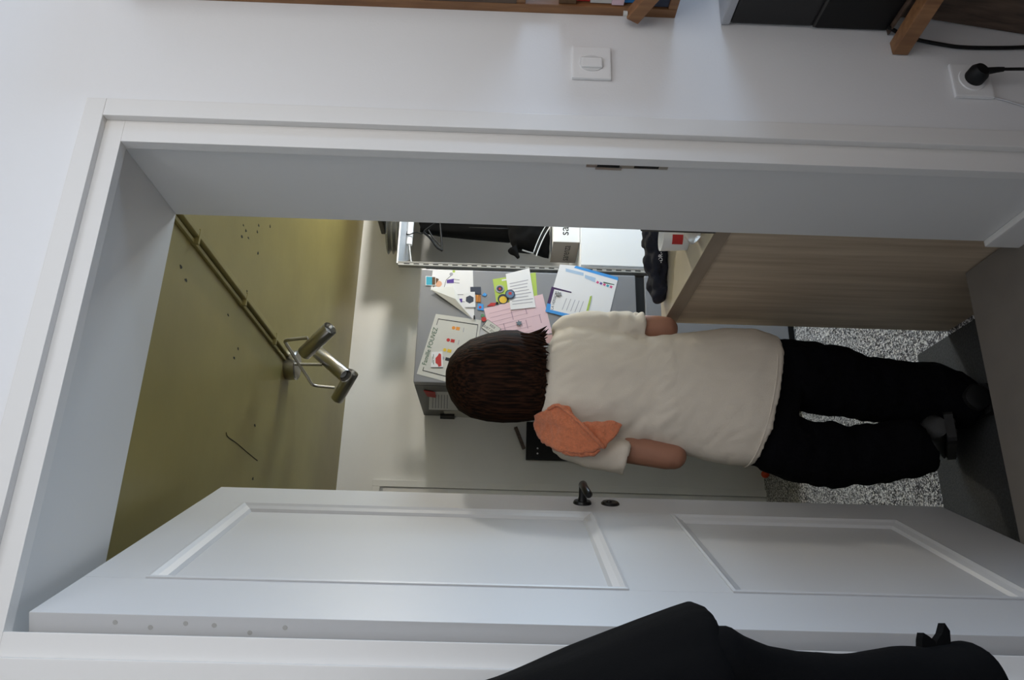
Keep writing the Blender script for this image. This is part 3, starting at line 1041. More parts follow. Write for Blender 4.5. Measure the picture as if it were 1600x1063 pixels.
# 3 green leaflet with two round badges, white text sheet
q = [(1.523, 1.289), (1.558, 1.085), (1.702, 1.096), (1.656, 1.312)]
gl = paper('green_leaflet', q, 0, M_green, 'lime green leaflet behind the white printed sheet', 'leaflet')
strip('leaflet_header', q, [(.68, .03, .94, .1)], lay(0) - .0007, M_greenink, gl)
strip('leaflet_tabs', q, [(.55, .87, .8, .93), (.2, .87, .42, .93)], lay(0) - .0007, M_paper, gl)
g1 = empty('grey_badge', ((1.604, 1.275)[0], lay(1), (1.605, 1.249)[1]), 'round grey badge with a red centre on the green leaflet', 'badge')
disc('badge_disc', (1.604, 1.275), .0215, lay(1), .002, M_greyink, g1)
disc('badge_ring', (1.604, 1.275), .015, lay(1) - .002, .0003, M_navyprint, g1)
disc('badge_centre', (1.604, 1.275), .006, lay(1) - .0024, .0003, M_red, g1)
g2 = empty('yellow_badge', ((1.556, 1.261)[0], lay(1), (1.556, 1.235)[1]), 'round black and yellow badge half under the white sheet', 'badge')
disc('badge_disc', (1.549, 1.257), .027, lay(1), .0012, M_navyprint, g2)
disc('badge_centre', (1.545, 1.257), .019, lay(1) - .0012, .0003, M_yellow, g2)
q = [(1.491, 1.218), (1.509, 1.094), (1.723, 1.129), (1.686, 1.248)]
ws = paper('printed_sheet', q, 3, M_paper, 'white printed text sheet pinned over the green leaflet and pink sheet', 'paper')
lines(q, 8, lay(3) - .0007, M_greyink, ws, .1, .95, .1, .75, .018)
rm_ = empty('round_magnet', ((1.574, 1.223)[0], lay(4), (1.575, 1.194)[1]), 'round blue magnet with a red star holding the white sheet', 'magnet')
disc('magnet_disc', (1.574, 1.223), .0245, lay(4), .004, M_navyprint, rm_)
disc('blue_face', (1.574, 1.223), .020, lay(4) - .004, .0004, mat('slate_blue_print', (92, 124, 160), .4), rm_)
star('red_star', (1.578, 1.223), .012, lay(4) - .0045, .0003, M_red, rm_, 5)
# 4 pink sheet
q = [(1.29, 1.297), (1.376, 1.011), (1.583, 1.06), (1.494, 1.351)]
pk = paper('pink_sheet', q, 1, M_pink, 'large pink handwritten sheet in the middle of the fridge door', 'paper')
mp_ = mat('mauve_ink', (176, 146, 164), .8)
lines(q, 7, lay(1) - .0007, mp_, pk, .06, .94, .12, .9, .006, 'ruled_lines', .5)
for i, (u, v) in enumerate(((.25, .3), (.42, .55), (.62, .25), (.66, .6), (.86, .3))):
    strip('handwriting', q, [(u, v, u + .012, v + .22)], lay(1) - .0007, mp_, pk)
s1 = star('star_magnet', (1.421, 1.175), .016, lay(2), .004, mat('pewter_magnet', (110, 124, 134), .4, .6))
tag(s1, 'dark pewter snowflake magnet on the pink sheet', 'magnet')
# 5 quiet zone card
q = [(1.391, 1.36), (1.436, 1.33), (1.388, 1.262), (1.346, 1.296)]
q = [(1.346, 1.296), (1.388, 1.262), (1.436, 1.33), (1.391, 1.36)]
qz = paper('zone_sign', q, 3, M_paperg, 'small tilted white sign with two lines of dark lettering', 'sign')
d = Vector((q[1][0] - q[0][0], 0, q[1][1] - q[0][1]))
e_ = Vector((q[3][0] - q[0][0], 0, q[3][1] - q[0][1]))
for s_, w_ in (('KIDS', .70), ('QUIET ZONE', .30)):
    c = q_at(q, w_, .5)
    text('sign_lettering', s_, .017, (c[0], lay(3) - .0009, c[1]), -e_, d, M_ink, qz, .85)
strip('sign_edge', q, [(0, 0, .02, 1), (.98, 0, 1, 1), (0, 0, 1, .02), (0, .98, 1, 1)], lay(3) - .0007, M_ink, qz)
q = [(1.316, 1.301), (1.387, 1.297), (1.398, 1.36), (1.297, 1.378)]
nb = paper('note_pad', q, 1, mat('pale_grey_note', (190, 190, 194), .8), 'plain pale grey note under the tilted sign', 'paper')
# 6 blue flyer and purple framed card
q = [(1.487, 0.8392), (1.491, 0.7244), (1.689, 0.6778), (1.75, 0.9732)]
q = [(1.599, 1.015), (1.48, 0.7278), (1.685, 0.6779), (1.75, 0.9732)]
fpol = [(1.617, 1.008), (1.475, 0.8776), (1.48, 0.7278), (1.685, 0.6779), (1.746, 0.8917), (1.75, 0.9732)]
ff = empty('blue_flyer', (centre(fpol)[0], lay(1), fpol[1][1]), 'large white flyer with a bright blue band along one edge', 'flyer')
plate('sheet', fpol, lay(1), .0006, M_paper, ff)
plate('blue_band', [(1.671, 0.6783), (1.689, 0.6778), (1.746, 0.8917), (1.734, 0.9016), (1.709, 0.8107)], lay(1) - .0007, .0003, M_blue, ff)
plate('green_stroke', [(1.645, 0.6984), (1.649, 0.6983), (1.661, 0.7531), (1.654, 0.7532)], lay(1) - .0007, .0003, M_greenink, ff)
c0, c1 = Vector(((1.657, 0.7823)[0], 0, (1.657, 0.7823)[1])), Vector(((1.634, 0.7148)[0], 0, (1.634, 0.7148)[1]))
for i, m in enumerate((M_pinkink, M_purple, M_pinkink, M_teal, M_pinkink)):
    p = c0.lerp(c1, i / 4)
    star('bright_lettering', (p.x, p.z), .010, lay(1) - .0007, .0003, m, ff, 4)
mb = mat('pale_blue_print', (172, 196, 224), .8)
plate('pale_print', [(1.729, 0.9439), (1.712, 0.9439), (1.69, 0.8531), (1.708, 0.853)], lay(1) - .0007, .0003, mb, ff)
plate('pale_print', [(1.697, 0.8466), (1.679, 0.8468), (1.656, 0.7952), (1.681, 0.7916)], lay(1) - .0007, .0003, mb, ff)
q = [(1.46, 0.9317), (1.46, 0.8364), (1.581, 0.8125), (1.624, 1.015)]
ppol = [(1.487, 1.046), (1.46, 0.9317), (1.463, 0.8395), (1.581, 0.8125), (1.624, 1.015)]
pq = [(1.487, 1.046), (1.449, 0.8365), (1.581, 0.8125), (1.624, 1.015)]
pf = empty('purple_card', (centre(ppol)[0], lay(3), ppol[1][1]), 'white card with purple and blue borders lying over the blue flyer', 'card')
plate('sheet', ppol, lay(3), .0006, M_paper, pf)
yy = lay(3) - .0007
plate('purple_band', [(1.532, 1.037), (1.529, 1.021), (1.61, 1.002), (1.592, 0.9152), (1.599, 0.9152), (1.624, 1.015)], yy, .0003, M_purpled, pf)
plate('blue_edge', [(1.487, 1.046), (1.46, 0.9317), (1.477, 0.9252), (1.498, 1.021), (1.529, 1.018), (1.532, 1.037)], yy, .0003, M_blue, pf)
plate('green_edge', [(1.463, 0.8395), (1.581, 0.8125), (1.578, 0.8221), (1.47, 0.849)], yy, .0003, M_green, pf)
ta, tb = Vector(((1.505, 1.011)[0], 0, (1.505, 1.011)[1])), Vector(((1.593, 0.9923)[0], 0, (1.593, 0.9923)[1]))
tm = (ta + tb) / 2
dd_ = tb - ta
text('card_heading', 'LA VERSION', .018, (tm.x, yy - .0004, tm.z), dd_, Vector((-dd_.z, 0, dd_.x)), M_navyprint, pf, 1.05)
for i in range(5):
    f = i / 5
    pa = (1.5, 0.9634)
    pb = (1.563, 0.941)
    off = ((1.483, 0.8584)[0] - pa[0]) * f, ((1.483, 0.8584)[1] - pa[1]) * f
    a_, b_ = (pa[0] + off[0], pa[1] + off[1]), (pb[0] + off[0], pb[1] + off[1])
    plate('printed_line', [a_, b_, (b_[0], b_[1] - .003), (a_[0], a_[1] - .003)], yy, .0003, M_greyink, pf)
s2 = star('star_magnet', (1.583, 0.9795), .016, lay(4), .004, M_silver)
tag(s2, 'grey bronze star magnet on the purple edged card', 'magnet')
sm_ = plate('corner_note', [(1.403, 1.014), (1.417, 0.995), (1.427, 0.9887), (1.427, 1.008)], lay(1), .0006, M_greyink)
tag(sm_, 'tiny mauve paper corner beside the person\'s shoulder', 'paper')
pc2 = plate('pink_slip', [(1.322, 1.014), (1.369, 1.007), (1.361, 1.051), (1.321, 1.045)], lay(0), .0006, mat('dusty_pink_paper', (196, 160, 158), .8))
tag(pc2, 'dusty pink slip under the large pink sheet', 'paper')

# papers on the dark side of the fridge
def side_plate(name, poly, k, m, parent=None, th=.0006):
    bm = bmesh.new()
    x = FX - .0004 - .0012 * k
    prism(bm, [(x, p[0], p[1]) for p in poly], (-th, 0, 0))
    org = (x, sum(p[0] for p in poly) / len(poly), min(p[1] for p in poly))
    return from_bm(name, bm, m, parent, None if parent else org)


q = [(2.659, 1.49), (2.322, 1.51), (2.321, 1.606), (2.662, 1.638)]
q = [(2.664, 1.414), (2.311, 1.405), (2.321, 1.609), (2.662, 1.638)]
rp = empty('receipt_sheet', (FX - .001, centre(q)[0], q[0][1]), 'printed white sheet on the dark side of the fridge', 'paper')
side_plate('sheet', q, 0, M_paper, rp)
for i in range(6):
    u = .08 + i * .07
    bm = bmesh.new()
    a_ = [q_at(q, .1, 1 - u), q_at(q, .85, 1 - u), q_at(q, .85, 1 - u - .02), q_at(q, .1, 1 - u - .02)]
    prism(bm, [(FX - .0012, p[0], p[1]) for p in a_], (-.0003, 0, 0))
    from_bm('printed_line', bm, M_greyink, rp)
q = [(2.863, 1.347), (2.643, 1.341), (2.68, 1.56), (2.761, 1.557)]
rp2 = side_plate('crumpled_receipt', q, 1, M_paperg)
tag(rp2, 'crumpled pale receipt low on the dark fridge side', 'paper')
q = [(2.409, 1.583), (2.318, 1.58), (2.29, 1.635), (2.39, 1.624)]
rp3 = side_plate('red_magnet', q, 2, M_red, None, .004)
tag(rp3, 'dark red magnet at the top of the printed sheet', 'magnet')
q = [(2.839, 1.508), (2.727, 1.503), (2.736, 1.581), (2.834, 1.587)]
rp4 = side_plate('clip_magnet', q, 3, M_black, None, .010)
tag(rp4, 'black clip magnet on the crumpled receipt', 'clip')

# ------------------------------------------------------------------ open wardrobe right of the fridge
wd = empty('open_wardrobe', (2.2, 2.48, HZ0), 'open grey wardrobe with a slotted front post right of the fridge', 'wardrobe')
WX0, WX1, WY0, WY1, WZ1 = 1.722, 2.62, 2.17, 2.80, 1.795
box('side_panel', WX0, WX0 + .020, WY0 + .031, WY1, HZ0, 1.655, M_grey, wd, .001)
box('front_post', WX0, WX0 + .020, WY0, WY0 + .03, HZ0, WZ1, M_grey, wd, .001)
box('side_panel', WX1 - .020, WX1, WY0, WY1, HZ0, WZ1, M_grey, wd, .001)
box('back_panel', 2.03, WX1 - .020, WY1 - .012, WY1, HZ0, WZ1 + .10, M_grey, wd)
box('base_board', WX0 + .020, WX1 - .020, WY0 + .02, WY1 - .012, HZ0, HZ0 + .06, M_grey, wd)
slot_me = None
for i in range(40):
    z = WZ1 - .03 - i * .049
    if z < HZ0 + .05:
        break
    s_ = box('slot', WX0 + .006, WX0 + .011, WY0 - .0006, WY0 + .001, z - .028, z, M_black, wd)
box('post_face', WX0 + .0165, WX0 + .020, WY0 - .002, WY0, HZ0, WZ1, M_grey, wd)
tube_obj('hanging_rail', [(1.955, 2.40, 1.777), (2.60, 2.40, 1.777)], .017, M_white, wd, n=24)
bar('rail_bracket', (1.958, 2.40, 1.777), (1.742, 2.188, 1.73), .012, .006, M_grey, wd)
gt = empty('glass_trays', (2.05, 2.35, 1.8), 'stack of clear glass dishes on top of the wardrobe', 'dish')
for i in range(3):
    z = WZ1 + .0092 + i * .026
    bm = bmesh.new()
    tube(bm, [(1.99, 2.32, z), (1.99, 2.32, z + .003), (1.99, 2.32, z + .024), (1.99, 2.32, z + .0245), (1.99, 2.32, z + .006)], [.09, .092, .122, .119, .089], 40)
    from_bm('glass_dish', bm, M_clear, gt, None, True)
bm = bmesh.new()
prism(bm, [(WX0 + .01, WY0, WZ1 + .0005), (WX1, WY0, WZ1 + .0005), (WX1, 2.62, WZ1 + .0005), (WX0 + .25, 2.62, WZ1 + .0005)], (0, 0, .008))
from_bm('top_board', bm, M_lightpanel, wd)
bx = empty('dark_box', (2.3, 2.6, 1.81), 'dark box behind the glass dishes on the wardrobe', 'box')
box('box_body', 2.13, 2.56, 2.27, 2.60, WZ1 + .0092, 1.945, M_black, bx, .005)
box('box_lid', 2.125, 2.565, 2.265, 2.605, 1.9455, 1.97, M_dark, bx, .004)
# black coat hanger
ch = empty('coat_hanger', (2.02, 2.37, 1.70), 'black plastic coat hanger on the white rail', 'hanger')
hp = [(2.042, 2.4, 1.777), (2.037, 2.4, 1.794), (2.013, 2.385, 1.795), (2.006, 2.375, 1.776), (2.021, 2.375, 1.742), (2.014, 2.375, 1.717), (2.019, 2.375, 1.696)]
tube_obj('hook', curve_pts(hp, 4), .0032, M_black, ch, n=8)
tube_obj('hanger_arm', curve_pts([(2.023, 2.375, 1.7), (1.985, 2.375, 1.66), (1.936, 2.375, 1.625), (1.914, 2.375, 1.593)], 5), [(.011, .006)] * 6 + [(.008, .006)] * 10, M_black, ch, n=10)
tube_obj('hanger_arm', [(2.027, 2.375, 1.697), (2.068, 2.375, 1.654), (2.11, 2.375, 1.607)], [(.011, .006), (.009, .006), (.007, .006)], M_black, ch, n=10)
tube_obj('cross_bar', [(1.917, 2.375, 1.593), (2.018, 2.375, 1.606), (2.109, 2.375, 1.618)], .0055, M_black, ch, n=10)
tube_obj('inner_bar', [(2.048, 2.376, 1.681), (1.994, 2.376, 1.65), (1.945, 2.376, 1.605)], .0045, M_black, ch, n=10)
# black coat hanging further along
bc = empty('hanging_coat', (2.30, 2.45, 1.2), 'black coat hanging from the white rail beside the hanger', 'coat')
bm = bmesh.new()
rings = []
for (z, xl, xr, yb, yf) in ((1.752, 2.20, 2.26, 2.42, 2.46), (1.73, 2.07, 2.36, 2.40, 2.52), (1.62, 2.06, 2.40, 2.40, 2.56), (1.4, 2.05, 2.41, 2.40, 2.57), (1.22, 2.04, 2.42, 2.40, 2.57)):
    rings.append(ring_xy(bm, xl, xr, yb, yf, z, z))
skin_rings(bm, rings)
organic('coat_body', bm, M_blackcloth, bc, .01, 3, lambda p: .008 * noise.noise(Vector((p.x * 30, p.y * 10, p.z * 3))))
# black bag with striped strap
bg = empty('black_bag', (2.0, 2.32, .95), 'black bag with a white striped strap hanging in the wardrobe', 'bag')
bm = bmesh.new()
rings = []
prof = [((2.003, 2.3, 1.24), (2.128, 2.3, 1.243), .02), ((1.942, 2.3, 1.225), (2.129, 2.3, 1.229), .05), ((1.897, 2.3, 1.197), (2.13, 2.3, 1.202), .06), ((1.891, 2.3, 1.156), (2.131, 2.3, 1.16), .065),
        ((1.893, 2.3, 1.108), (2.133, 2.3, 1.111), .065), ((1.872, 2.3, 1.053), (2.135, 2.3, 1.056), .06), ((1.862, 2.3, 1.019), (2.137, 2.3, 1.021), .05)]
for l, r, dy in prof:
    rings.append(ring_xy(bm, l[0], r[0], 2.32 - dy, 2.32 + dy, l[2], r[2]))
skin_rings(bm, rings)
tube(bm, [(1.899, 2.29, 1.217), (1.866, 2.29, 1.196), (1.84, 2.29, 1.179)], [.03, .018, .010], 10)
organic('bag_body', bm, M_blackcloth, bg, .006, 3, lambda p: .006 * noise.noise(p * 25))
pts = [(2.018, 2.235, 1.025), (1.952, 2.235, 1.058), (1.883, 2.235, 1.084), (1.841, 2.235, 1.097)]
for off, m in ((-.012, M_paper), (0, M_black), (.012, M_paper)):
    bm = bmesh.new()
    tube(bm, curve_pts([(p[0] + off * .9, p[1] - .002, p[2] + off * .55) for p in pts], 5), (.0062, .003), 8)
    from_bm('strap_stripe', bm, m, bg, None, True)
tube_obj('strap_buckle', [(1.864, 2.24, 1.164), (1.851, 2.235, 1.131), (1.845, 2.235, 1.104)], .004, M_silver, bg, n=8)
hk = tube_obj('bag_hook', [(2.02, 2.30, 1.12), (2.02, 2.30, 1.45)], .003, M_black, bg, n=8)
# white drawer unit and shoe box
du = empty('drawer_unit', (2.2, 2.45, HZ0), 'white drawer unit inside the wardrobe under the shoe box', 'drawers')
DTOP = .866
box('carcass', 1.762, 2.58, 2.205, 2.775, HZ0 + .061, DTOP, M_lightpanel, du, .002)
zz = [DTOP - .003, .40, .06, HZ0 + .065]
for za, zb in zip(zz, zz[1:]):
    dwr = box('drawer_front', 1.764, 2.578, 2.185, 2.2045, zb + .004, za, M_lightpanel, du, .002)
sb = empty('shoe_box', (2.05, 2.32, DTOP), 'white and brown shoe box lettered sarenza on the drawer unit', 'box')
box('box_body', 1.899, 2.25, 2.20, 2.44, DTOP + .001, 1.006, M_card, sb, .002)
sd = box('box_side', 1.8975, 1.8989, 2.2005, 2.4395, DTOP + .002, 1.005, M_brown, sb)
text('box_lettering', 'sarenza', .058, (1.8972, 2.325, .928), (0, -1, 0), (0, 0, 1), M_black, sb)
text('box_lettering', 'sarenza', .066, (2.036, 2.1995, .945), (1, 0, 0), (0, 0, 1), M_black, sb)

# ------------------------------------------------------------------ key rack on the back wall and a toy on the floor
kx = [(0.8697, 1.103), (0.8568, 0.812), (1.085, 1.107), (1.065, 0.8103)]
kr_ = empty('key_cabinet', (1.0, HY1, .8), 'black wall box with two pale screws behind the orange towel', 'wall box')
KX0, KX1, KZ0, KZ1 = .872, 1.08, .83, 1.105
box('cabinet_body', KX0, KX1, HY1 - .035, HY1, KZ0, KZ1, M_black, kr_, .003)
for x in ((0.9318, 1.041)[0], (0.9034, 1.04)[0]):
    bm = bmesh.new()
    tube(bm, [(x, HY1 - .034, 1.043), (x, HY1 - .038, 1.043)], [.0055, .004], 12)
    from_bm('screw', bm, M_paper, kr_)
bm = bmesh.new()
ball(bm, (.875, HY1 - .03, .812), (.028, .02, .022))
from_bm('knob', bm, M_black, kr_, None, True)
wk = bar('tilted_pen', (.93, HY1 - .02, 1.1165), (1.05, HY1 - .02, 1.165), .02, .018, M_darkwood)
tag(wk, 'brown wooden pen case resting on the black wall box', 'pen case')
tb_ = empty('orange_ball', (.815, 2.72, HZ0), 'small orange red ball on the floor by the back wall', 'ball')
bm = bmesh.new()
ball(bm, (.815, 2.72, HZ0 + .021), .021)
from_bm('ball_skin', bm, mat('orange_rubber', (206, 72, 30), .5), tb_, None, True)

# ------------------------------------------------------------------ person, seen from behind, stepping down onto the mat
ps = empty('person', (.72, .92, HZ0), 'person from behind in a natural linen T-shirt and black trousers stepping into the hall', 'person')
PY = .90
# --- body: one skin
bm = bmesh.new()
hc = Vector((0.7461, 0.93, 1.286))
ball(bm, (hc.x, .935, hc.z + .012), (.078, .098, .112), 24)          # skull
ball(bm, (hc.x, .985, hc.z - .055), (.058, .062, .068), 20)          # jaw
tube(bm, [(hc.x, 1.025, hc.z + .022), (hc.x, 1.042, hc.z + .0), (hc.x, 1.052, hc.z - .018), (hc.x, 1.03, hc.z - .026)], [.007, .009, .013, .010], 10)  # nose
tube(bm, [(hc.x - .022, 1.028, hc.z - .052), (hc.x, 1.036, hc.z - .050), (hc.x + .022, 1.028, hc.z - .052)], [.004, .007, .004], 8)
for s in (-1, 1):
    ball(bm, (hc.x + s * .08, .935, hc.z - .005), (.010, .020, .032), 12)
    ball(bm, (hc.x + s * .030, 1.012, hc.z + .034), (.024, .016, .008), 10)
tube(bm, [(hc.x, .925, hc.z - .06), (hc.x, .905, 1.12), (hc.x, .90, 1.06)], [.052, .052, .07], 16)
tcx = .72
tube(bm, [(tcx + .03, .90, 1.10), (tcx + .02, .895, .98), (tcx + .01, .895, .8), (tcx, .895, .6), (tcx - .01, .895, .40)],
     [(.10, .05), (.14, .08), (.13, .08), (.12, .07), (.10, .06)], 20)
shR, elR = Vector((0.9097, 0.9, 1.02)), Vector((0.9084, 0.88, 0.759))
shL, elL = Vector((0.5449, 0.9, 1.022)), Vector((0.5059, 0.88, 0.755))
haR, haL = Vector((elR.x - .06, 1.12, elR.z + .07)), Vector((elL.x + .08, 1.12, elL.z + .06))
for sh_, el_, ha_ in ((shR, elR, haR), (shL, elL, haL)):
    tube(bm, [sh_, sh_.lerp(el_, .5), el_ + Vector((0, .005, .01)), el_ + Vector((0, .02, -.012))], [.045, .043, .041, .036], 16)
    ball(bm, el_ + Vector((0, .006, -.008)), (.040, .040, .040))
    tube(bm, [el_, el_.lerp(ha_, .35), el_.lerp(ha_, .85), ha_], [.040, .038, .028, .024], 16)
    # palm and fingers closed in front of the body
    inw = Vector((1 if sh_ is shL else -1, 0, 0))
    d = (ha_ - el_).normalized()
    pm = ha_ + d * .05
    tube(bm, [ha_, ha_ + d * .04, ha_ + d * .085], [(.026, .018), (.020, .038), (.018, .038)], 14)
    base = ha_ + d * .085
    upd = Vector((0, 0, 1))
    for k, L in enumerate((.068, .076, .070, .056)):
        o0 = base + upd * (.030 - .020 * k)
        a1 = o0 + d * L * .45 + inw * .006
        a2 = a1 + d * L * .22 + inw * L * .28
        a3 = a2 - d * L * .10 + inw * L * .26
        tube(bm, [o0 - d * .012, o0, a1, a2, a3], [.0085, .0088, .0085, .008, .0068], 10)
    t0 = ha_ + d * .02 + upd * .022 + inw * .008
    tube(bm, [t0, t0 + d * .028 + upd * .018 + inw * .016, t0 + d * .055 + upd * .016 + inw * .030], [.012, .0105, .0085], 10)
hpR, hpL = Vector((0.7655, 0.9, 0.3655)), Vector((0.5477, 0.9, 0.3884))
knR, knL = Vector((0.7386, 0.92, 0.09)), Vector((0.538, 0.93, 0.134))
anR, anL = Vector((.70, .87, -.12)), Vector((.59, .87, .03))
for a_, b_, c_ in ((hpR, knR, anR), (hpL, knL, anL)):
    tube(bm, [a_ + Vector((0, 0, .14)), a_, b_, c_], [.05, .05, .042, .032], 16)
organic('body', bm, M_skin, ps, .0055, 3)
for s in (-1, 1):
    bm = bmesh.new()
    ball(bm, (hc.x + s * .030, 1.021, hc.z + .022), (.011, .006, .006), 12)
    from_bm('eye', bm, M_black, ps, None, True)

# --- T-shirt
bm = bmesh.new()
R = []
for r_, l_, yb, yf in (((0.7784, 0.9, 1.143), (0.6196, 0.9, 1.151), .835, .965), ((0.8292, 0.9, 1.126), (0.5767, 0.9, 1.135), .82, .975), ((0.8813, 0.9, 1.098), (0.5347, 0.9, 1.108), .80, .985),
                       ((0.9087, 0.9, 1.05), (0.5284, 0.9, 1.059), .79, 1.0), ((0.9027, 0.9, 0.9692), (0.5346, 0.9, 0.9749), .785, 1.01), ((0.8838, 0.9, 0.889), (0.5427, 0.9, 0.8982), .787, 1.015),
                       ((0.8754, 0.9, 0.8187), (0.5427, 0.9, 0.8312), .79, 1.01), ((0.892, 0.9, 0.707), (0.5219, 0.9, 0.7459), .787, 1.0), ((0.9118, 0.9, 0.5638), (0.4944, 0.9, 0.633), .778, 1.0),
                       ((0.9082, 0.9, 0.4787), (0.4848, 0.9, 0.5669), .772, 1.0)):
    R.append(ring_xy(bm, l_[0], r_[0], yb, yf, l_[2], r_[2], 40, 2.3))
hr, hl = (0.8867, 0.9, 0.4096), (0.4825, 0.9, 0.5118)
R.append(ring_xy(bm, hl[0], hr[0], .772, 1.0, hl[2], hr[2], 40, 2.3, .012))
R.append(ring_xy(bm, hl[0] + .012, hr[0] - .012, .786, .988, hl[2], hr[2], 40, 2.3, .012))
R.append(ring_xy(bm, hl[0] + .012, hr[0] - .012, .786, .988, hl[2] + .04, hr[2] + .04, 40, 2.3))
skin_rings(bm, R)
for P, rr in (([(0.8648, 0.9, 1.078), (0.8916, 0.9, 1.046), (0.9053, 0.89, 0.9705), (0.9085, 0.885, 0.8807), (0.9107, 0.88, 0.8192)], [.045, .056, .056, .052, .050]),
              ([(0.5586, 0.9, 1.086), (0.544, 0.9, 1.055), (0.5206, 0.89, 0.9859), (0.5077, 0.885, 0.9299), (0.4966, 0.88, 0.8838)], [.045, .056, .056, .053, .053])):
    P = [Vector(p) for p in P]
    d = (P[-1] - P[-2]).normalized()
    P += [P[-1] + d * .0005, P[-1] - d * .035]
    rr = rr + [rr[-1] - .0085, rr[-1] - .0085]
    tube(bm, P, rr, 24)


def shirt_fold(p):
    n1 = noise.noise(Vector((p.x * 14, p.y * 8, p.z * 5)))
    n2 = noise.noise(Vector((p.x * 26 + p.z * 18, p.y * 10, p.z * 9 - p.x * 8 + 4)))
    k = 1.0 if .75 < p.z < 1.1 else .7
    n3 = noise.noise(Vector((p.x * 9 - p.z * 30, p.y * 6, p.z * 16 + p.x * 20)))
    arm = max(0, 1 - abs(p.z - .86) / .16) * max(0, min(1, (abs(p.x - .73) - .08) / .08))
    return .008 * n1 * k + .005 * abs(n2) * k + .010 * n3 * arm


sh_o = organic('t_shirt', bm, M_shirt, ps, .0065, 5, shirt_fold)
# collar rib and hem seam
bm = bmesh.new()
rg = []
nk = []
cR, cL = Vector((0.7826, 0.9, 1.139)), Vector((0.6157, 0.9, 1.147))
for k in range(32):
    a = 2 * math.pi * k / 32
    t = (math.cos(a) + 1) / 2
    p = cL.lerp(cR, t)
    nk.append(Vector((p.x + math.cos(a) * .004, .90 + .070 * math.sin(a), p.z + .004)))
nk.append(nk[0])
tube(bm, nk, (.007, .005), 8, False)
from_bm('collar', bm, M_shirt, sh_o, None, True)
bm = bmesh.new()
sm1 = []
for k in range(41):
    a = 2 * math.pi * k / 40
    c, s = math.cos(a), math.sin(a)
    ux = math.copysign(abs(c) ** (2 / 2.3), c)
    uy = math.copysign(abs(s) ** (2 / 2.3), s)
    t = (ux + 1) / 2
    sm1.append(Vector((hl[0] + (hr[0] - hl[0]) * t + ux * .001, .886 + .1155 * uy, hl[2] + (hr[2] - hl[2]) * t - .012 * (1 - ux * ux) + .018)))
tube(bm, sm1, .0022, 6, False)
from_bm('hem_seam', bm, M_shirt, sh_o, None, True)

# --- trousers
bm = bmesh.new()
R = []
for r_, l_, yb, yf in (((0.8744, 0.9, 0.5868), (0.5133, 0.9, 0.6412), .80, .985), ((0.8849, 0.9, 0.4645), (0.4935, 0.9, 0.528), .79, .985), ((0.8834, 0.9, 0.3794), (0.4619, 0.9, 0.4356), .80, .985), ((0.8714, 0.9, 0.3523), (0.4573, 0.9, 0.3961), .81, .98)):
    R.append(ring_xy(bm, l_[0], r_[0], yb, yf, l_[2], r_[2], 32, 2.4))
skin_rings(bm, R)
R = []
for r_, l_, yb, yf in (((0.8819, 0.9, 0.4242), (0.6651, 0.9, 0.435), .80, .985), ((0.8803, 0.9, 0.3432), (0.6611, 0.9, 0.3667), .80, .985), ((0.8728, 0.9, 0.2426), (0.652, 0.9, 0.2695), .815, .985), ((0.8622, 0.9, 0.1729), (0.6442, 0.9, 0.1919), .82, .985),
                       ((0.8336, 0.9, 0.1363), (0.6394, 0.9, 0.1533), .82, .985), ((0.8265, 0.9, 0.0261), (0.6323, 0.9, 0.0561), .815, .975), ((0.8149, 0.9, -0.0731), (0.6272, 0.9, -0.0413), .805, .965), ((0.7914, 0.88, -0.1343), (0.6162, 0.88, -0.1065), .79, .955),
                       ((0.7449, 0.86, -0.1676), (0.6084, 0.86, -0.1418), .785, .95)):
    R.append(ring_xy(bm, l_[0], r_[0], yb, yf, l_[2], r_[2], 28, 2.3))
skin_rings(bm, R)
R = []
for r_, l_, yb, yf in (((0.6608, 0.9, 0.4452), (0.47, 0.9, 0.4824), .80, .985), ((0.643, 0.9, 0.3686), (0.4442, 0.9, 0.3899), .81, .99), ((0.6267, 0.9, 0.3117), (0.431, 0.9, 0.3249), .82, .995), ((0.6199, 0.9, 0.205), (0.4338, 0.9, 0.22), .825, 1.0),
                       ((0.6228, 0.9, 0.1066), (0.4481, 0.9, 0.1132), .81, .98), ((0.6232, 0.88, 0.0579), (0.4562, 0.88, 0.0327), .785, .94), ((0.611, 0.86, 0.0333), (0.4799, 0.86, -0.006), .785, .91)):
    R.append(ring_xy(bm, l_[0], r_[0], yb, yf, l_[2], r_[2], 28, 2.3))
skin_rings(bm, R)
tr_o = organic('trousers', bm, M_trouser, ps, .007, 4,
               lambda p: .008 * noise.noise(Vector((p.x * 9, p.y * 9, p.z * 22))) + .004 * noise.noise(p * 40))

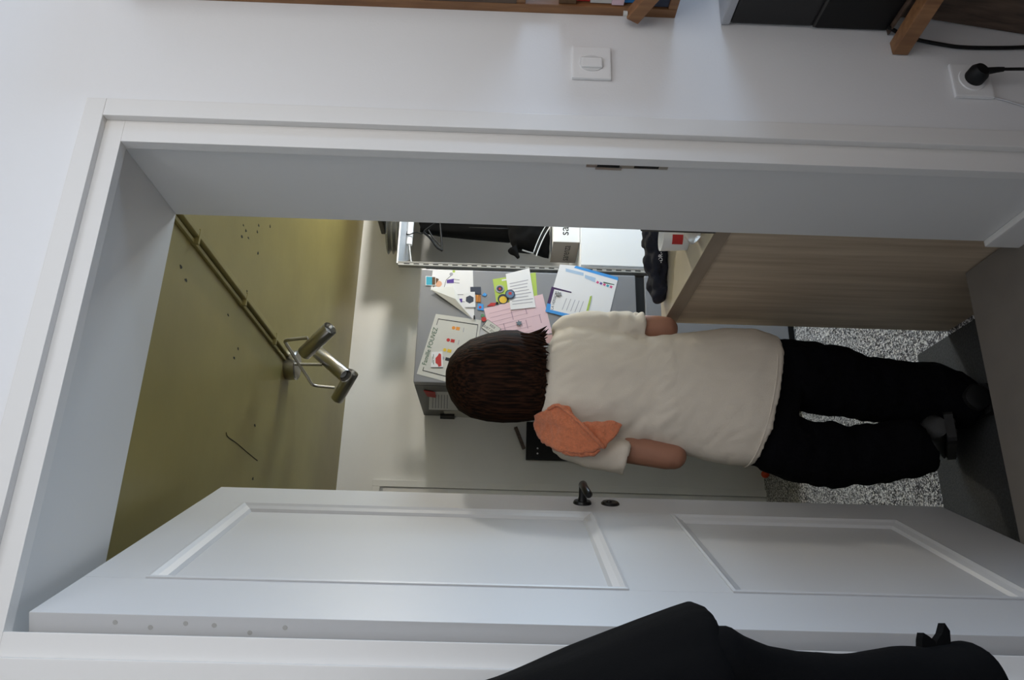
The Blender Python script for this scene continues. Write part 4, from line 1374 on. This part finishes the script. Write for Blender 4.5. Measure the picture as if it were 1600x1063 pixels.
# --- shoes
def shoe(heel, toe, up, L=.265):
    heel, toe, up = Vector(heel), Vector(toe), Vector(up).normalized()
    d = (toe - heel).normalized()
    up = (up - d * up.dot(d)).normalized()
    s = d.cross(up)
    rings, soles = [], []
    bm, bs = bmesh.new(), bmesh.new()
    for f, w, h in ((0, .030, .068), (.03, .039, .088), (.12, .043, .096), (.30, .044, .090), (.48, .047, .074), (.68, .052, .058), (.86, .049, .047), (.96, .036, .038), (1.0, .020, .029)):
        c = heel + d * (L * f)
        ring = []
        for k in range(20):
            a = 2 * math.pi * k / 20
            y = math.sin(a)
            ring.append(bm.verts.new(c + s * (w * math.cos(a) * (1 - .25 * max(0, y))) + up * (.018 + (h - .018) * (y + 1) / 2)))
        rings.append(ring)
        soles.append([bs.verts.new(c + s * (x * (w + .004)) + up * z) for x, z in ((-1, 0), (-1, .024), (1, .024), (1, 0))])
    skin_rings(bm, rings)
    skin_rings(bs, soles)
    o = from_bm('shoe', bm, M_shoe, ps, None, True)
    so_ = from_bm('sole', bs, M_sole, o)
    for f in (.06, .13, .20, .50, .57, .64, .71, .78):
        for q_ in (-.5, .5):
            c = heel + d * (L * f) + s * (.03 * q_)
            bt = bmesh.new()
            for k_, (ca, cb_) in enumerate(((0, 0),)):
                tube(bt, [c + up * .002, c - up * .004], [.010, .008], 6)
            from_bm('tread', bt, M_sole, so_)
    return o


shoe((.684, .775, HZ0 + .012), (.70, 1.06, HZ0 + .012), (0, 0, 1))
lh = Vector((.600, .795, -.058))
shoe(lh, (.597, 1.025, HZ0 + .016), (0, .5, .85), .27)

# --- hair: chin length bob
bm = bmesh.new()
rings = []
hair_rows = (((0.7006, 0.89, 1.427), (0.7536, 0.89, 1.429), 0.86, 0.94),
             ((0.6648, 0.89, 1.411), (0.7912, 0.89, 1.418), 0.82, 0.985),
             ((0.6337, 0.89, 1.387), (0.8212, 0.89, 1.396), 0.795, 1.01),
             ((0.611, 0.89, 1.349), (0.8476, 0.89, 1.359), 0.775, 1.02),
             ((0.5987, 0.89, 1.301), (0.8662, 0.89, 1.31), 0.765, 1.015),
             ((0.5942, 0.89, 1.253), (0.8764, 0.89, 1.261), 0.762, 1.005),
             ((0.5956, 0.89, 1.209), (0.8779, 0.89, 1.215), 0.768, 0.99),
             ((0.6006, 0.89, 1.171), (0.8622, 0.89, 1.175), 0.775, 0.975),
             ((0.6053, 0.89, 1.144), (0.8419, 0.89, 1.147), 0.785, 0.965),
             ((0.6137, 0.89, 1.129), (0.8255, 0.89, 1.131), 0.8, 0.95))
NH = 96
for i, (l, r, yb, yf) in enumerate(hair_rows):
    ring = []
    for k in range(NH):
        a = 2 * math.pi * k / NH
        x = (l[0] + r[0]) / 2 + (r[0] - l[0]) / 2 * math.cos(a)
        y = (yb + yf) / 2 + (yf - yb) / 2 * math.sin(a)
        z = l[2] + (r[2] - l[2]) * (math.cos(a) + 1) / 2
        w = 1 + (.022 * noise.noise(Vector((math.cos(a) * 7, math.sin(a) * 7, i * .22))) + .014 * noise.noise(Vector((math.cos(a) * 20, math.sin(a) * 20, i * .15)))) * min(1, i / 3)
        xc, yc = (l[0] + r[0]) / 2, (yb + yf) / 2
        if i == len(hair_rows) - 1:
            z += .010 * noise.noise(Vector((math.cos(a) * 9, math.sin(a) * 9, 3)))
        ring.append(bm.verts.new((xc + (x - xc) * w, yc + (y - yc) * w, z)))
    rings.append(ring)
# the ends turn in under themselves
last = hair_rows[-1]
ring = []
for k in range(NH):
    v = rings[-1][k].co
    xc, yc = (last[0][0] + last[1][0]) / 2, (last[2] + last[3]) / 2
    ring.append(bm.verts.new((xc + (v.x - xc) * .72, yc + (v.y - yc) * .72, v.z + .012)))
rings.append(ring)
skin_rings(bm, rings)
# the face stays free: pull the front of the hair back to a hairline
for v in bm.verts:
    if v.co.z < hc.z + .07 and v.co.y > .955:
        v.co.y = .955
bmesh.ops.subdivide_edges(bm, edges=bm.edges[:], cuts=1, use_grid_fill=True, smooth=.4)
hair = from_bm('hair', bm, M_hair, ps, None, True)
# loose locks turning out at the right and fine ends along the bottom
for i in range(26):
    t = i / 25
    bm = bmesh.new()
    if i < 9:
        a0 = Vector((hc.x + .075 + .02 * random.random(), .845 + .06 * random.random(), hc.z - .03))
        p1 = a0 + Vector((.012, -.005, -.06))
        p2 = p1 + Vector((.004 + .014 * random.random(), -.008, -.045))
        p3 = p2 + Vector((.012 + .016 * random.random(), -.004, -.020 - .012 * random.random()))
    else:
        x = hc.x - .115 + .215 * (i - 9) / 16
        yb = .90 - .115 * math.sqrt(max(.05, 1 - ((x - hc.x) / .135) ** 2))
        a0 = Vector((x, yb, hc.z - .08))
        p1 = a0 + Vector((0, .002, -.035))
        p2 = p1 + Vector((.004 * random.uniform(-1, 1), .006, -.028))
        p3 = p2 + Vector((.008 * random.uniform(-1, 1), .010, -.014 - .012 * random.random()))
    pts_ = curve_pts([a0, p1, p2, p3], 5)
    n_ = len(pts_)
    tube(bm, pts_, [(.010 * (1 - (k / (n_ - 1)) ** 2) + .0006) for k in range(n_)], 7)
    from_bm('lock', bm, M_hair, hair, None, True)

# ------------------------------------------------------------------ orange towel over the left shoulder
tw = empty('orange_towel', (.58, .80, .87), 'orange terry towel slung over the shoulder of the linen T-shirt', 'towel')


def cloth_sheet(name, poly, m, parent, th, res=.008, bulge=.0, seed=0):
    """poly: (x, y, z) outline; filled, thickened and roughened"""
    bm = bmesh.new()
    P = [Vector(p) for p in poly]
    c = sum(P, Vector()) / len(P)
    nrm = Vector((0, -1, 0))
    f = [bm.verts.new(p + nrm * th / 2) for p in P]
    b = [bm.verts.new(p - nrm * th / 2) for p in P]
    cf_, cb_ = bm.verts.new(c + nrm * (th / 2 + bulge)), bm.verts.new(c - nrm * (th / 2 - bulge))
    n = len(P)
    for i in range(n):
        j = (i + 1) % n
        bm.faces.new((f[i], f[j], cf_))
        bm.faces.new((b[j], b[i], cb_))
        bm.faces.new((f[i], b[i], b[j], f[j]))
    return organic(name, bm, m, parent, .0045, 3, lambda p: .0035 * noise.noise(Vector((p.x * 60 + seed, p.y * 60, p.z * 60))) + .004 * noise.noise(Vector((p.x * 18, seed, p.z * 18))))


main_pts = [(0.6075, 0.855, 1.161), (0.6165, 0.82, 1.13), (0.6273, 0.8, 1.098), (0.6087, 0.785, 1.073), (0.5707, 0.772, 1.036), (0.5338, 0.768, 1.001), (0.4998, 0.775, 0.9663), (0.4875, 0.79, 0.9988), (0.4847, 0.8, 1.043), (0.496, 0.825, 1.092), (0.5286, 0.86, 1.138), (0.5801, 0.885, 1.159)]
cloth_sheet('front_fold', main_pts, M_towel, tw, .020, bulge=.018, seed=1)
bm = bmesh.new()
tube(bm, curve_pts([(0.6145, 0.805, 1.123), (0.6231, 0.785, 1.099), (0.604, 0.768, 1.075), (0.5663, 0.755, 1.038), (0.5299, 0.752, 1.003), (0.4969, 0.762, 0.9682)], 5), .0055, 8)
organic('rolled_edge', bm, M_towel, tw, .003, 2, lambda p: .0015 * noise.noise(p * 90))
cloth_sheet('lower_fold', [(0.5726, 0.782, 1.057), (0.5747, 0.776, 0.9994), (0.5803, 0.776, 0.9354), (0.5685, 0.778, 0.9098), (0.5265, 0.776, 0.9367), (0.4968, 0.778, 0.9659), (0.5328, 0.78, 1.005)], M_towel, tw, .013, bulge=.008, seed=5)
cloth_sheet('inner_fold', [(0.6227, 0.79, 1.095), (0.6242, 0.785, 1.064), (0.5924, 0.785, 1.049), (0.5665, 0.785, 1.035), (0.5927, 0.788, 1.066)], M_towel, tw, .010, seed=9)
cloth_sheet('edge_fold', [(0.4991, 0.815, 1.1), (0.4909, 0.795, 1.044), (0.4963, 0.785, 0.9722), (0.4815, 0.795, 0.9892), (0.4779, 0.81, 1.033), (0.4855, 0.825, 1.07)], M_towel, tw, .012, seed=12)
# over the shoulder and down the front
cloth_sheet('chest_fold', [(.59, 1.015, 1.085), (.62, 1.005, 1.11), (.67, 1.005, 1.11), (.67, 1.03, .97), (.60, 1.035, .95)], M_towel, tw, .014, seed=20)
bm = bmesh.new()
tube(bm, [(.575, .845, 1.085), (.60, .90, 1.125), (.615, .95, 1.125), (.63, 1.01, 1.09)], [(.040, .012), (.040, .012), (.040, .012), (.036, .012)], 20)
organic('shoulder_fold', bm, M_towel, tw, .005, 3, lambda p: .0035 * noise.noise(p * 60))

# ------------------------------------------------------------------ black coat hanging by the door, close to the camera
ck = empty('coat_hook', (-.21, YW, 1.72), 'black double coat hook on the wall left of the door frame', 'hook')
box('hook_plate', -.235, -.185, YW - .006, YW, 1.68, 1.78, M_blackm, ck, .002)
tube_obj('hook_arm', curve_pts([(-.21, YW - .004, 1.70), (-.21, -.06, 1.675), (-.21, -.10, 1.69), (-.21, -.115, 1.73)], 5), .007, M_blackm, ck, n=10)
ct_ = empty('black_coat', (-.18, -.25, .6), 'black coat with a flared flap and sleeve hanging close by the door frame', 'coat')
bm = bmesh.new()
rings = []
for (p, xl, yb, yf) in (((-0.0842, -0.26, 1.48), -.24, -.30, -.06), ((-0.0707, -0.27, 1.368), -.34, -.34, -.05), ((-0.0363, -0.29, 1.257), -.36, -.37, -.04), ((0.0031, -0.3, 1.162), -.36, -.385, -.04), ((0.0383, -0.3, 1.072), -.36, -.39, -.045),
                        ((0.0571, -0.3, 1.022), -.36, -.39, -.05), ((0.0663, -0.3, 0.9965), -.36, -.385, -.06), ((0.0588, -0.3, 0.9838), -.35, -.375, -.08)):
    rings.append(ring_xy(bm, xl, p[0], yb - .02, yf, p[2] , p[2], 32, 2.2))
skin_rings(bm, rings)
organic('coat_body', bm, M_coat, ct_, .008, 3, lambda p: .006 * noise.noise(Vector((p.x * 14, p.y * 14, p.z * 4))))
bm = bmesh.new()
rings = []
for (p, w) in (((0.0282, -0.3, 1.015), .16), ((0.0367, -0.3, 0.9739), .15), ((0.0257, -0.3, 0.9584), .14), ((0.0121, -0.3, 0.9229), .13), ((0.0047, -0.3, 0.887), .12), ((0.0086, -0.3, 0.8133), .12), ((0.014, -0.3, 0.739), .12),
               ((0.0151, -0.3, 0.7224), .12), ((0.0234, -0.3, 0.6881), .13), ((0.0277, -0.3, 0.6667), .135), ((0.0204, -0.3, 0.6516), .13), ((0.0025, -0.3, 0.6469), .09)):
    rings.append(ring_xy(bm, p[0] - w, p[0], -.30 - w * .45, -.30 + w * .45, p[2], p[2], 24, 2.2))
skin_rings(bm, rings)
organic('sleeve', bm, M_coat, ct_, .006, 3, lambda p: .004 * noise.noise(Vector((p.x * 20, p.y * 20, p.z * 14))))
for P in ([(0.0112, -0.3, 0.7263), (0.0234, -0.3, 0.7243), (0.0318, -0.3, 0.7213), (0.0281, -0.3, 0.7153), (0.0222, -0.3, 0.7081), (0.0131, -0.3, 0.708)],
          [(0.0131, -0.3, 0.7096), (0.0238, -0.3, 0.7045), (0.0316, -0.3, 0.6974), (0.044, -0.3, 0.6919), (0.0349, -0.3, 0.6869), (0.0226, -0.3, 0.6882), (0.0135, -0.3, 0.6915)]):
    bm = bmesh.new()
    prism(bm, [Vector(p) + Vector((0, .008, 0)) for p in P], (0, -.016, 0))
    from_bm('cuff_strap', bm, M_coat, ct_)
